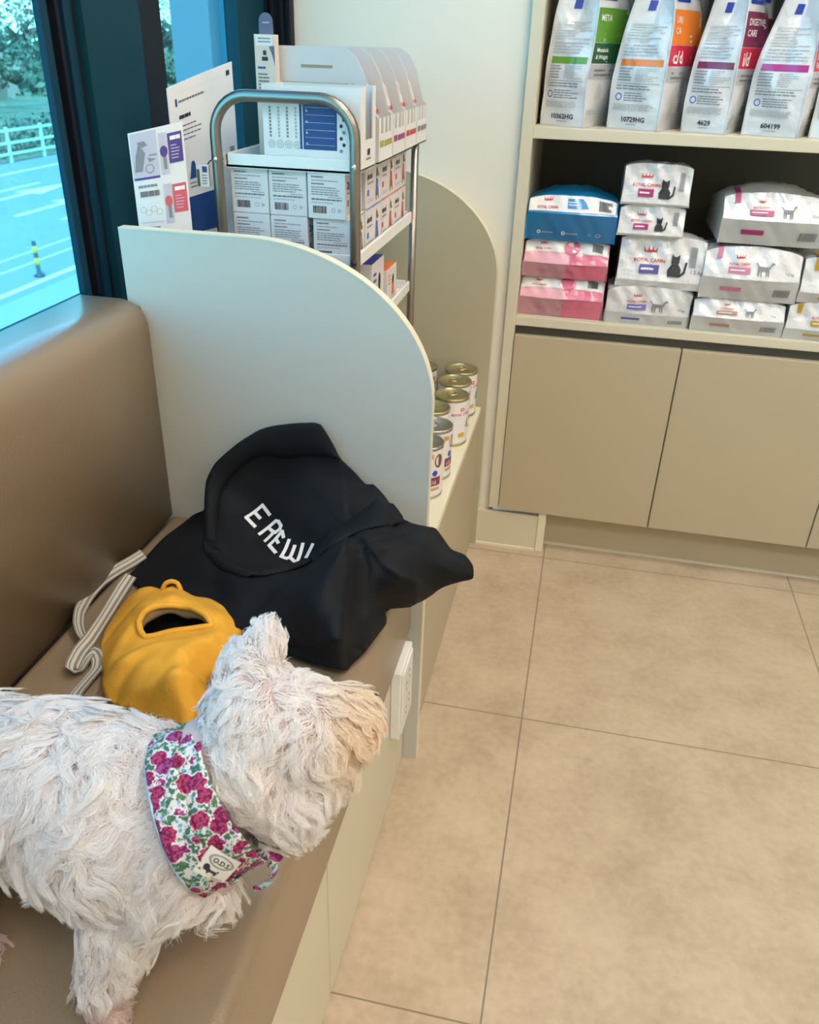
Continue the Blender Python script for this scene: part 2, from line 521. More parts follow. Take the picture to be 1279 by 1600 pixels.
# pale building wing seen through the narrow window
BW = mat('pale_blue_render', (0.085, 0.125, 0.165), 0.7); BW2 = mat('blue_cladding', (0.03, 0.09, 0.14), 0.6)
t = thing('neighbouring_building', 'pale blue rendered building wing seen through the narrow window', 'building', (-6.0, 13.0, GZ))
MB().box(-0.32, 0.28, 0, 3, 0, 7, BW).build('wall', t)
MB().box(0.28, 3.4, 0.3, 3, 0, 7, BW2).build('cladding', t)
# ================================================================== bench
LEATH = mat('tan_leatherette', (0.25, 0.175, 0.108), 0.45, spec=0.5, coat=0.6, bump=(420, 0.35))
LEATH.node_tree.nodes['Principled BSDF'].inputs['Coat Roughness'].default_value = 0.25
YD = 1.0786
t = thing('bench_seat', 'built-in tan leatherette bench with cream front panels under the window', 'bench', (0, 0, 0))
MB().box(-0.603, -0.2, -1.2, YD - 0.001, 0.292, 0.452, LEATH, 0.014, 4).build('seat_cushion', t)
bc = MB()
pr = [(-0.601, 0.4522), (-0.601, 0.752)]
for k in range(1, 9):
    a = math.pi / 2 * k / 8
    pr.append((-0.641 + 0.04 * math.cos(a), 0.760 + 0.04 * math.sin(a)))
pr += [(-0.702, 0.800), (-0.702, 0.790), (-0.634, 0.766), (-0.634, 0.4522)]
ys = [-1.2, -1.195] + [-1.1 + 0.2 * i for i in range(11)] + [YD - 0.006, YD - 0.001]
vs = []; fs = []; N = len(pr)
for j, y in enumerate(ys):
    k = 0.006 if j in (0, len(ys) - 1) else 0
    for (x, z_) in pr:
        vs.append((x - (k if x > -0.61 else 0), y, z_ - (k if z_ > 0.79 else 0)))
for j in range(len(ys) - 1):
    for i in range(N): fs.append([j * N + i, j * N + (i + 1) % N, (j + 1) * N + (i + 1) % N, (j + 1) * N + i][::-1])
fs.append(list(range(N))); fs.append([(len(ys) - 1) * N + i for i in range(N)][::-1])
bc.add(vs, fs, LEATH)
bo = bc.build('backrest_cushion', t)
for p in bo.data.polygons: p.use_smooth = abs(p.normal.y) < 0.5
bo.data.update()
MB().box(-0.60, -0.225, -1.2, YD - 0.001, 0.0, 0.290, CREAM).build('bench_frame', t)
edges_ = [-1.2, -0.6, -0.2, 0.19, 0.6305, 1.030, YD - 0.0015]
for a, c in zip(edges_[:-1], edges_[1:]):
    MB().box(-0.225, -0.209, a + 0.0015, c - 0.0015, 0.004, 0.290, CREAM, 0.0012).build('front_panel', t)
# power socket
OUT = mat('socket_white', (0.72, 0.71, 0.68), 0.35)
t = thing('wall_socket', 'white surface-mounted socket box low on the bench front beside the divider', 'socket', (-0.209, 1.008, 0.22))
MB().box(0, 0.016, -0.043, 0.043, -0.068, 0.068, OUT, 0.002).build('housing', t)
MB().box(0.016, 0.019, -0.036, 0.036, -0.060, 0.060, OUT, 0.001).build('face_plate', t)
f = plane((0.019, -0.03, -0.05), (0, 1, 0), (0, 0, 1))
so_ = MB()
for v in (0.025, 0.075):
    so_.disc(f, 0.03, v, 0.018, GREYC, 0.0004, 20, r0=0.85)
    so_.disc(f, 0.021, v, 0.0025, INK, 0.0005, 10); so_.disc(f, 0.039, v, 0.0025, INK, 0.0005, 10)
so_.build('sockets', t)

def arch_panel(name, label, y0, x0, x1, r, face, zt=0.896, th=0.016, z0=0.0):
    pts = [(x0, z0), (x1, z0), (x1, zt - r * 1.12)]
    for k in range(1, 25):
        a = math.pi / 2 * k / 24
        pts.append((x1 - r * 1.38 * (1 - math.cos(a)), zt - r * 1.12 * (1 - math.sin(a))))
    pts.append((x0, zt))
    t = thing(name, label, 'divider panel', (0, 0, 0))
    MB().prism(pts, face, 1, y0, y0 + th, 0.0).build('board', t)
    e = MB(); d = 0.0012
    P = pts[1:]
    for i in range(len(P) - 1):
        (a, b_), (c, d_) = P[i], P[i + 1]
        v = Vector((c - a, d_ - b_)).normalized(); nn = Vector((v.y, -v.x)) * d
        e.add([(a, y0 - 0.0006, b_), (c, y0 - 0.0006, d_), (c + nn.x, y0 - 0.0006, d_ + nn.y), (a + nn.x, y0 - 0.0006, b_ + nn.y),
               (a, y0 + th + 0.0006, b_), (c, y0 + th + 0.0006, d_), (c + nn.x, y0 + th + 0.0006, d_ + nn.y), (a + nn.x, y0 + th + 0.0006, b_ + nn.y)],
              [[0, 1, 2, 3], [7, 6, 5, 4], [3, 2, 6, 7], [0, 4, 5, 1]], EDGE)
    e.build('edge_band', t)
    return t
arch_panel('divider_panel', 'pale arched divider board at the end of the bench behind the black bag', YD, -0.632, -0.184, 0.19, PANEL)
arch_panel('end_panel', 'arched cream board against the far wall beside the cans', 1.846, -0.632, -0.184, 0.19, mat('end_panel_laminate', (0.40, 0.36, 0.25), 0.45))
# counter behind the divider
t = thing('display_counter', 'low cream counter behind the divider with cans and a small rack on it', 'counter', (0, 0, 0))
MB().box(-0.634, -0.215, YD + 0.018, 1.846, 0.0, 0.364, CREAM).build('carcass', t)
MB().box(-0.634, -0.196, YD + 0.018, 1.845, 0.364, 0.380, EDGE, 0.001).build('counter_top', t)
MB().box(-0.215, -0.198, YD + 0.018, 1.845, 0.004, 0.364, DOORM, 0.001).build('front_panel', t)

# ================================================================== cabinet
t = thing('wall_cabinet', 'tall cream cabinet with open shelves of pet food above beige doors', 'cabinet', (0, 0, 0))
CY = 1.848
MB().box(-0.158, -0.134, CY, 2.235, 0.112, 2.30, CREAM, 0.001).build('side_panel', t)
MB().box(1.60, 1.624, CY, 2.235, 0.0, 2.30, CREAM, 0.001).build('side_panel', t)
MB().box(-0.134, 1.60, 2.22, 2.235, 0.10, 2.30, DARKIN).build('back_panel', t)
for z0, z1 in ((0.583, 0.603), (0.968, 0.990), (1.40, 1.42), (1.82, 1.84), (2.28, 2.30)):
    MB().box(-0.134, 1.60, CY + 0.002, 2.22, z0, z1, CREAM, 0.001).build('shelf', t)
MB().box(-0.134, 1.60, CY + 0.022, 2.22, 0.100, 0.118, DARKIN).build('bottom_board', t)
MB().box(-0.134, 1.60, CY + 0.022, CY + 0.04, 0.545, 0.583, DARKIN).build('shadow_gap_rail', t)
for k in range(4):
    x = -0.1325 + 0.3672 * k
    MB().box(x, x + 0.3645, CY - 0.003, CY + 0.015, 0.112, 0.562, DOORM, 0.0012).build('door', t)
MB().box(-0.0115, 1.60, 1.898, 1.912, 0, 0.100, DOORM).box(-0.0115, 1.60, 1.892, 1.898, 0, 0.005, EDGE).build('toe_kick', t)
# ================================================================== small rack on the counter
RX0, RX1, RY0, RY1, RZ = -0.532, -0.328, 1.200, 1.615, 0.380
t = thing('tube_rack', 'small steel tube rack with white trays standing on the counter by the window', 'rack', (0, 0, 0))
def arch_path(y, top, r=0.05):
    pts = [(RX0, y, RZ), (RX0, y, top - r)]
    for k in range(1, 9):
        a = math.pi / 2 * k / 8
        pts.append((RX0 + r * (1 - math.cos(a)), y, top - r + r * math.sin(a)))
    for k in range(0, 9):
        a = math.pi / 2 * k / 8
        pts.append((RX1 - r * (1 - math.sin(a)), y, top - r + r * math.cos(a)))
    pts.append((RX1, y, RZ))
    return pts
MB().tube(arch_path(RY0, 1.060), 0.0078, CHROME, 16).build('handle_frame', t)
for x in (RX0, RX1):
    MB().tube([(x, RY1, RZ), (x, RY1, 0.972)], 0.0072, CHROME, 16).build('rear_post', t)
TR = [0.968, 0.838, 0.708, 0.500]
def tray(z):
    mb = MB()
    x0, x1, y0, y1 = RX0 + 0.009, RX1 - 0.009, RY0 + 0.009, RY1 - 0.009
    mb.box(x0, x1, y0, y1, z - 0.003, z, WHITEM)
    h = 0.019
    mb.box(x0 - 0.004, x1 + 0.004, y0, y0 + 0.004, z - 0.003, z + h - 0.003, WHITEM, 0.001)
    mb.box(x0, x1, y1 - 0.004, y1, z - 0.003, z + h - 0.003, WHITEM, 0.001)
    mb.box(x0, x0 + 0.004, y0, y1, z - 0.003, z + h - 0.003, WHITEM, 0.001)
    mb.box(x1 + 0.002, x1 + 0.007, y0 - 0.004, y1 + 0.006, z - 0.005, z + h - 0.005, WHITEM, 0.001)
    mb.box(x0, x1, y0, y0 + 0.02, z + 0.000, z + 0.001, WHITEM)
    return mb
for z in TR: tray(z).build('tray', t)
SCREW = mat('bright_screw', (0.8, 0.78, 0.74), 0.25, metal=1.0)
for z in (0.977, 0.847, 0.717):
    for x in (RX0, RX1):
        MB().lathe([(0.0045, 0), (0.004, 0.002), (0, 0.003)], SCREW if z > 0.9 else INK, 12,
                   Matrix.Translation((x, RY0 - 0.0076, z)) @ Matrix.Rotation(R(90), 4, 'X')).build('screw', t)

TXT = mat('box_print', (0.16, 0.15, 0.16), 0.6)
PINKW = mat('white_printed_card', (0.66, 0.62, 0.61), 0.5)
def med_box(x, y, z, w, d, h, acc, label, rot=0.0, seed=0, side=None):
    """small white carton; narrow text face towards -y, picture face towards +x"""
    t = thing('carton', label, 'box', (x, y, z), rot, 'small white pet care cartons on the rack')
    b = MB(); b.box(0, w, 0, d, 0, h, PINKW, 0.0008)
    f = plane((0, 0, 0), (1, 0, 0), (0, 0, 1))
    b.lines(f, w * .10, w * .42, h * .86, h * .93, 1, TXT, seed=seed, rag=0)
    b.lines(f, w * .10, w * .85, h * .80, h * .84, 1, GINK, seed=seed + 1)
    b.lines(f, w * .10, w * .45, h * .72, h * .78, 1, TXT, seed=seed, rag=0)
    b.lines(f, w * .10, w * .90, h * .50, h * .70, 4, GINK, seed=seed + 2)
    b.lines(f, w * .55, w * .90, h * .46, h * .49, 1, TXT, seed=seed + 3, rag=0)
    b.lines(f, w * .10, w * .90, h * .40, h * .44, 1, TXT, seed=seed + 4, rag=0, fill=.8)
    b.lines(f, w * .10, w * .85, h * .32, h * .38, 1, LINK, seed=seed + 5, word=.05)
    b.barcode(f, w * .14, w * .50, h * .12, h * .28, INK, seed=seed)
    b.disc(f, w * .68, h * .20, w * .055, LINK, n=14, r0=.7)
    b.disc(f, w * .84, h * .20, w * .055, GINK, n=3, r0=.5)
    g = plane((w, 0, 0), (0, 1, 0), (0, 0, 1))
    if acc is not None:
        b.rect(g, 0, d, h * .97, h, acc)
        b.text(g, side or 'dental', d * .08, h * .66, h * .20, INK, bold=.03)
        b.lines(g, d * .08, d * .50, h * .52, h * .60, 1, GINK, seed=seed + 8)
        b.rect(g, d * .08, d * .20, h * .28, h * .42, acc)
        b.lines(g, d * .08, d * .55, h * .10, h * .2, 2, LINK, seed=seed + 9)
        # small seated dog in a coloured coat
        cx = d * .74
        b.poly(g, [(cx - d * .09, h * .18), (cx + d * .10, h * .18), (cx + d * .07, h * .55), (cx - d * .05, h * .6)], acc, 0.0006)
        b.disc(g, cx + d * .02, h * .72, d * .06, BROWNC, 0.0007, 12, h * .10)
        b.poly(g, [(cx + d * .05, h * .72), (cx + d * .15, h * .67), (cx + d * .06, h * .62)], BROWNC, 0.0007)
        b.poly(g, [(cx - d * .04, h * .76), (cx - d * .02, h * .90), (cx + d * .02, h * .80)], BROWNC, 0.0007)
        b.poly(g, [(cx + d * .06, h * .18), (cx + d * .09, h * .40), (cx + d * .13, h * .10), (cx + d * .10, h * .08)], BROWNC, 0.0007)
        b.poly(g, [(cx - d * .08, h * .18), (cx - d * .05, h * .40), (cx - d * .03, h * .08), (cx - d * .07, h * .08)], BROWNC, 0.0007)
    b.build('box', t)
    return t
W_, H_, D_ = 0.057, 0.0635, 0.078
zt = 0.838 + 0.0005
REDA = mat('red_card_print', (0.62, 0.05, 0.05), 0.5); BLUA = mat('blue_card_print', (0.03, 0.12, 0.50), 0.5); BRNA = mat('grey_card_print', (0.22, 0.20, 0.18), 0.5)
yb = 1.2165
rows = [(-0.520, 0, 0), (-0.4615, 0, 0), (-0.400, 0, 0)]
lab = {(0, 0): 'white carton low on the rack beside the left post', (1, 0): 'white carton low on the rack between two others',
       (2, 0): 'white carton low on the rack just inside the right front post', (0, 1): 'white carton on the upper row right next to the left post',
       (1, 1): 'white carton in the middle of the upper row', (2, 1): 'white carton of the upper row standing slightly turned near the right post'}
for c in range(3):
    x = (-0.5205, -0.462, -0.3965)[c]
    med_box(x, yb, zt, W_, D_, H_, BRNA, lab[(c, 0)], 0, c * 7, 'Zymox')
    x = (-0.5205, -0.462, -0.402)[c]
    med_box(x, yb + (0 if c < 2 else -0.0045), zt + H_ + 0.0006, W_, D_, H_, BRNA, lab[(c, 1)], 0 if c < 2 else R(-2.5), c * 7 + 3, 'Zymox')
cols = [(1.312, BLUA, 'blue'), (1.397, BLUA, 'blue'), (1.4835, REDA, 'red'), (1.5685, REDA, 'red')]
for k, (y, acc, cn) in enumerate(((1.307, BLUA, 'blue'), (1.405, REDA, 'red'), (1.503, REDA, 'red'))):
    for j in range(2):
        med_box(-0.4005, y, zt + j * (H_ + 0.0006), 0.060, 0.094, H_, acc,
                ('lower' if j == 0 else 'upper') + ' white carton with a %s-coated dog %s' % (cn, ('behind the grey dog carton', 'in the middle of the rack side', 'by the rear post')[k]), 0, 40 + k * 5 + j, 'dental')
# third tray: two coloured cartons
def small_carton(name, label, x, y, z, w, d, h, top, acc):
    t = thing(name, label, 'box', (x, y, z))
    b = MB(); b.box(0, w, 0, d, 0, h, PINKW, 0.0008)
    b.rect(plane((0, 0, h), (1, 0, 0), (0, 1, 0)), 0.001, w - 0.001, 0.001, d - 0.001, top)
    g = plane((w, 0, 0), (0, 1, 0), (0, 0, 1))
    b.disc(g, d * .6, h * .6, d * .10, INK, 0.0006, 12, h * .16)
    b.poly(g, [(d * .5, h * .15), (d * .75, h * .15), (d * .66, h * .5), (d * .52, h * .5)], acc, 0.0006)
    b.lines(g, d * .08, d * .4, h * .5, h * .85, 3, acc)
    b.lines(plane((0, 0, 0), (1, 0, 0), (0, 0, 1)), w * .1, w * .9, h * .2, h * .8, 5, GINK)
    b.build('box', t)
small_carton('carton', 'white carton with blue lid on the lower rack tray', -0.410, 1.372, 0.7085, 0.064, 0.085, 0.095, BLUE, BLUE)
small_carton('carton', 'white carton with orange lid on the lower rack tray', -0.406, 1.485, 0.7085, 0.060, 0.075, 0.060, ORANGE, ORANGE)

# top tray: open display carton with printed front
TOPZ = 0.9855
t = thing('display_carton', 'open white display carton with navy table print behind the rack handle', 'box', (-0.4665, 1.217, 0.9685))
b = MB(); w, d, h = 0.1415, 0.086, 0.1055
th = 0.002
b.box(0, w, 0, th, 0, h, WHITE).box(0, w, d - th, d, 0, h, WHITE).box(0, th, th, d - th, 0, h, WHITE)
b.box(th, w, th, d - th, 0, th, WHITE)
sl = plane((w, 0, 0), (0, 1, 0), (0, 0, 1))
b.box(w - th, w, th, d * .33, 0, h, WHITE).box(w - th, w, d * .80, d - th, 0, h, WHITE).box(w - th, w, d * .33, d * .80, 0, h * .36, WHITE)
f = plane((0, 0, 0), (1, 0, 0), (0, 0, 1))
g0 = 0.0195
for k in range(4):
    b.disc(f, 0.012 + k * 0.0125, g0 + 0.011, 0.0052, LINK, n=18, r0=.8)
    b.disc(f, 0.012 + k * 0.0125, g0 + 0.011, 0.0025, LINK, n=8, r0=.6)
    for j in range(9): b.rect(f, 0.0095 + k * 0.0125, 0.0125 + k * 0.0125, g0 + 0.020 + j * 0.0045, g0 + 0.0232 + j * 0.0045, LINK if k % 2 else GINK)
b.rect(f, 0.054, 0.0575, g0 + 0.006, g0 + 0.070, NAVY); b.rect(f, 0.059, 0.108, g0 + 0.006, g0 + 0.070, NAVY)
for j in range(6): b.rect(f, 0.062, 0.105, g0 + 0.012 + j * 0.0095, g0 + 0.0126 + j * 0.0095, LINK, 0.0007)
for j in range(4): b.text(f, '08'[j % 2] + '-', 0.063, g0 + 0.012 + j * 0.014, 0.005, WINK, 0.0008)
for j in range(7): b.disc(f, 0.114 + (j % 2) * 0.004, g0 + 0.006 + j * 0.008, 0.0026, INK if j % 3 else GINK, n=7)
g = plane((w, 0, 0), (0, 1, 0), (0, 0, 1))
b.rect(g, d * .45, d * .62, h * .17, h * .25, INK); b.lines(g, d * .35, d * .75, h * .10, h * .15, 1, TXT)
b.build('carton', t)
bi = MB(); bi.box(th, w - th, d * .34, d * .36, th, h * .98, BROWNC); bi.box(th, w - th, th, d - th, th, h * .3, BROWNC)
bi.build('inner_divider', t)

# shelf-ready trays with tall sloping sides
SRP = mat('greyish_white_card', (0.56, 0.55, 0.55), 0.55)
def srp(y, label, accent, k, slot):
    t = thing('shelf_tray', label, 'box', (-0.480, y, 0.9685), 0, 'cut-open shipping trays on top of the rack')
    w, d, h = 0.158, 0.092, 0.152
    prof = [(0, 0), (w, 0), (w, 0.062), (w - 0.008, 0.068), (w - 0.022, 0.118), (w - 0.036, 0.142), (w - 0.052, h), (0.006, h), (0, h - 0.006)]
    b = MB()
    b.prism(prof, SRP, 1, 0, 0.0022); b.prism(prof, SRP, 1, d - 0.0022, d)
    b.box(0, w, 0, d, 0, 0.002, SRP); b.box(0, 0.002, 0.0022, d - 0.0022, 0, h - 0.01, SRP)
    # cut front: low wall with teeth
    b.box(w - 0.002, w, 0.0022, d - 0.0022, 0, 0.040, WHITE)
    for a, c in ((0.0022, 0.014), (0.030, 0.042), (0.058, 0.066), (0.080, d - 0.0022)):
        b.box(w - 0.002, w, a, c, 0.040, 0.062, WHITE)
    f = plane((0, 0, 0), (1, 0, 0), (0, 0, 1))
    if slot:
        b.rect(f, 0.040, 0.088, 0.125, 0.129, mat('slot_brown', (0.30, 0.26, 0.20), 0.8), 0.0003)
        b.rect(f, 0.010, 0.112, 0.103, 0.106, mat('olive_ink', (0.30, 0.26, 0.10), 0.7))
        b.lines(f, 0.010, 0.105, 0.088, 0.102, 2, GINK, word=.04, fill=.6)
        b.lines(f, 0.010, 0.105, 0.0845, 0.0875, 1, BROWNC, word=.03)
        b.rect(f, 0.116, 0.121, 0.100, 0.106, GINK)
    g = plane((w, 0, 0), (0, 1, 0), (0, 0, 1))
    b.rect(g, 0.006, 0.030, 0.022, 0.031, accent); b.lines(g, 0.034, 0.085, 0.020, 0.032, 1, accent, word=.3, fill=.7, rag=0)
    b.build('tray_body', t)
    return t
OLV = mat('olive_print', (0.35, 0.33, 0.06), 0.6); PLM = mat('plum_print', (0.30, 0.05, 0.20), 0.6)
srp(1.312, 'cut-open white shipping tray with slotted side just behind the display carton', OLV, 0, True)
srp(1.406, 'cut-open shipping tray with plum print, second behind the display carton', PLM, 1, False)
srp(1.500, 'cut-open shipping tray with red print, third behind the display carton', RED, 2, False)
srp(1.5945 + 0.0, 'cut-open shipping tray at the far end of the rack top', GINK, 3, False)
# pouches standing in the trays
POU = mat('pouch_white', (0.72, 0.69, 0.68), 0.35)
pp = None
for k, y in enumerate((1.330, 1.352, 1.374, 1.424, 1.446, 1.468, 1.520, 1.544, 1.566, 1.616, 1.640, 1.662)):
    t = thing('treat_pouch', 'white treat pouch with red band standing in a cut-open tray on the rack', 'pouch', (-0.470, y, 0.9713), 0, 'treat pouches standing in the cut-open trays')
    b = MB()
    for j in range(2): pass
    prof = [(0.0, 0), (0.125, 0), (0.132, 0.05), (0.118, 0.098), (0.094, 0.124), (0.02, 0.126), (0, 0.12)]
    hs = (0.94, 1.0, 0.97)[k % 3]
    b.prism([(p, q * hs) for p, q in prof], POU, 1, 0, 0.013, 0.003)
    g = lambda u, v: (0.1335 - max(0, v - 0.05) * 0.33, u, v)
    b.rect(g, 0.001, 0.012, 0.062, 0.068, RED); b.text(g, 'DENT', 0.003, 0.08, 0.008, RED, ang=math.pi / 2)
    b.build('pouch', t)
# tall leaflet dispenser with slate tongue
t = thing('leaflet_box', 'tall narrow printed carton with rounded slate-blue tongue on top of the rack', 'box', (-0.5025, 1.292, 0.9685), 0)
b = MB(); w, d, h = 0.031, 0.017, 0.165
CREAMP = mat('cream_print_card', (0.66, 0.56, 0.48), 0.6); SLATE = mat('slate_blue_card', (0.10, 0.12, 0.20), 0.6)
b.box(0, w, 0, d, 0, h, CREAMP, 0.0006)
f = plane((0, 0, 0), (1, 0, 0), (0, 0, 1))
b.rect(f, 0.003, 0.0275, h - 0.014, h - 0.001, WHITE); b.lines(f, 0.006, 0.025, h - 0.011, h - 0.003, 2, GINK, rag=0, word=.35)
b.rect(f, 0.013, 0.018, h - 0.026, h - 0.020, INK); b.rect(f, 0.011, 0.020, h - 0.033, h - 0.028, INK)
b.poly(f, [(0.0305, h - 0.014), (0.0225, h - 0.015), (0.027, h - 0.026), (0.0305, h - 0.04)], SLATE, 0.0006)
b.lines(f, 0.004, 0.016, h - 0.045, h - 0.039, 1, NAVY, rag=0, word=.5)
b.lines(f, 0.004, 0.022, h - 0.075, h - 0.048, 6, TXT, word=.4)
b.build('carton', t)
tg = [(0.005, 0), (0.026, 0)] + [(0.0155 + 0.0102 * math.cos(a), 0.020 + 0.011 * math.sin(a)) for a in [math.pi * k / 12 for k in range(13)]]
b = MB(); b.prism([(p, h - 0.01 + q + 0.006) for p, q in tg], SLATE, 1, d * .5, d * .5 + 0.002)
b.rect(plane((0, d * .5, 0), (1, 0, 0), (0, 0, 1)), 0.011, 0.021, h + 0.014, h + 0.0155, GREYC)
b.build('tongue', t)

# printed leaflets leaning by the window
def leaflet(name, label, A, B, z0, hA, hB, draw, curl=0.004):
    """upright card from ground point A to B; heights at both ends"""
    A = Vector(A); B = Vector(B); L = (B - A).length; dr = (B - A).normalized(); nn = Vector((dr.y, -dr.x))
    t = thing(name, label, 'leaflet', (0, 0, 0))
    def f(u, v):
        s = u / L
        c = math.sin(s * math.pi) * curl
        zz = v
        return (A.x + dr.x * u + nn.x * c, A.y + dr.y * u + nn.y * c, z0 + zz * ((1 - s) * hA + s * hB) / hA)
    b = MB()
    b.surf(f, 0, L, 0, hA, 8, 4, WHITE, 0.0, False)
    b.surf(f, 0, L, 0, hA, 8, 4, WHITE, -0.0016, False)
    for (u0, u1, v0, v1) in ((0, 0, 0, hA), (L, L, 0, hA)):
        b.add([S_at(f, u0, 0, 0), S_at(f, u0, hA, 0), S_at(f, u0 + 1e-6, hA, -0.0016), S_at(f, u0, 0, -0.0016)], [[0, 1, 2, 3]], WHITE)
    b.add([S_at(f, L * k / 8, hA, o_) for k in range(9) for o_ in (0, -0.0016)], [[2 * k, 2 * k + 1, 2 * k + 3, 2 * k + 2] for k in range(8)], WHITE)
    draw(b, f, L, hA)
    b.build('card', t)
    return t
LAV = mat('lavender_print', (0.50, 0.47, 0.55), 0.6); VIO = mat('violet_print', (0.075, 0.045, 0.22), 0.5)
CORAL = mat('coral_print', (0.62, 0.10, 0.13), 0.5); AZU = mat('azure_print', (0.02, 0.16, 0.42), 0.5)
def draw1(b, f, L, H):
    b.rect(f, 0.002, L * .50, H - 0.058, H - 0.002, LAV, nu=3)
    b.rect(f, 0.002, L * .50, H - 0.061, H - 0.058, VIO, nu=3)
    # small line drawing of a sitting dog
    c = L * .22
    for pts in ([(c - .012, H - .05), (c - .002, H - .05), (c + .004, H - .028), (c - .004, H - .016), (c - .009, H - .03)],
                [(c - .006, H - .014), (c + .004, H - .013), (c + .008, H - .019), (c, H - .021)],
                [(c + .006, H - .034), (c + .018, H - .037), (c + .008, H - .040)]):
        b.poly(f, pts, GINK, .0008)
    b.disc(f, c + .008, H - .048, .006, GINK, .0008, 12, r0=.8)
    b.lines(f, L * .34, L * .48, H - .034, H - .029, 1, GINK, rag=0)
    for k, (m_, hd) in enumerate(((VIO, INK), (CORAL, CORAL), (AZU, AZU))):
        y = H - .010 - k * .062
        b.rect(f, L * .70, L * .96, y - .036, y, m_, .0006, 3)
        b.lines(f, L * .74, L * .93, y - .009, y - .003, 1, WINK, .0009, rag=0, word=.5, fill=.8)
        b.lines(f, L * .74, L * .93, y - .032, y - .013, 5, LAV, .0009, rag=.5, word=.4, fill=.3)
        b.rect(f, L * .54, L * .68, y - .048, y + .002, LAV, .0007, 2)
        b.disc(f, L * .61, y - .020, .0052, m_, .0010, 12, .007); b.poly(f, [(L * .59, y - .042), (L * .65, y - .042), (L * .65, y - .022), (L * .585, y - .022)], GINK, .0009)
    b.lines(f, L * .08, L * .46, H - .073, H - .066, 1, GINK, rag=.1, word=.2)
    b.lines(f, L * .10, L * .46, H - .084, H - .075, 1, TXT, rag=0, word=.35, fill=.8)
    for k in range(4): b.disc(f, L * (.12 + k * .1), H - .100 - (k % 2) * .004, .0042, LINK, n=12, r0=.85)
    b.lines(f, L * .06, L * .50, H - .118, H - .116, 1, LINK, rag=0, word=.04)
    b.rect(f, L * .10, L * .15, H - .132, H - .124, GREYC); b.lines(f, L * .20, L * .44, H - .134, H - .122, 2, TXT, rag=.2, word=.3, fill=.6)
    b.lines(f, L * .20, L * .44, H - .146, H - .138, 2, GINK); b.lines(f, L * .08, L * .44, H - .165, H - .152, 2, TXT, rag=.3, word=.25, fill=.7)
leaflet('leaflet', 'white product leaflet with violet, coral and azure blocks in front of the window pier', (-0.6285, 1.130), (-0.5635, 1.165), 0.8005, 0.210, 0.226, draw1)
def draw2(b, f, L, H):
    b.rect(f, L * .10, L * .13, H - .028, H - .018, NAVY); b.lines(f, L * .15, L * .55, H - .026, H - .020, 1, TXT, rag=0, word=.1)
    b.lines(f, L * .10, L * .92, H - .0125, H - .012, 1, LINK, rag=0, word=.03)
    b.rect(f, L * .90, L * .95, H - .014, H - .008, INK)
    b.lines(f, L * .14, L * .32, H - .046, H - .040, 1, INK, rag=0, word=.4, fill=.8)
    b.lines(f, L * .18, L * .55, H - .076, H - .052, 4, TXT, rag=.5, word=.15, fill=.3)
    c = L * .22
    b.poly(f, [(c, H - .128), (c + .018, H - .128), (c + .016, H - .116), (c + .011, H - .104), (c + .006, H - .105), (c + .003, H - .118)], NAVY, .0008)
    b.lines(f, c, c + .016, H - .142, H - .131, 2, GINK)
    b.rect(f, 0.001, L * .62, H - .205, H - .152, NAVY, .0006, 3)
    b.rect(f, L * .88, L * .95, H - .122, H - .102, GINK, .0008)
    b.lines(f, L * .70, L * .85, H - .124, H - .112, 2, BLUE)
    b.rect(f, L * .16, L * .30, H - .232, H - .216, NAVY); b.rect(f, L * .16, L * .30, H - .256, H - .240, NAVY)
leaflet('leaflet', 'tall white leaflet with navy bear mark leaning by the rack handle', (-0.612, 1.2265), (-0.5605, 1.345), 0.8005, 0.262, 0.296, draw2, -0.003)
# tiny sample box held on the leaflet
t = thing('sample_box', 'tiny white and green sample box hanging beside the left rack post', 'box', (-0.5615, 1.190, 0.9385), R(12))
GRN = mat('dark_green_print', (0.04, 0.12, 0.08), 0.5)
b = MB(); b.box(0, 0.018, 0, 0.010, 0, 0.030, WHITE, 0.0008)
b.rect(plane((0, 0, 0), (1, 0, 0), (0, 0, 1)), 0.001, 0.005, 0.001, 0.024, GRN); b.rect(plane((0, 0, 0), (1, 0, 0), (0, 0, 1)), 0.009, 0.016, 0.020, 0.028, NAVY)
b.lines(plane((0, 0, 0), (1, 0, 0), (0, 0, 1)), 0.008, 0.017, 0.003, 0.018, 4, GINK)
b.build('box', t)
MB().tube([(0.016, 0.005, 0.030), (0.020, 0.004, 0.0345), (0.0235, 0.004, 0.0365), (0.026, 0.0045, 0.036)], 0.0009, INK, 8).build('hanging_tab', t)

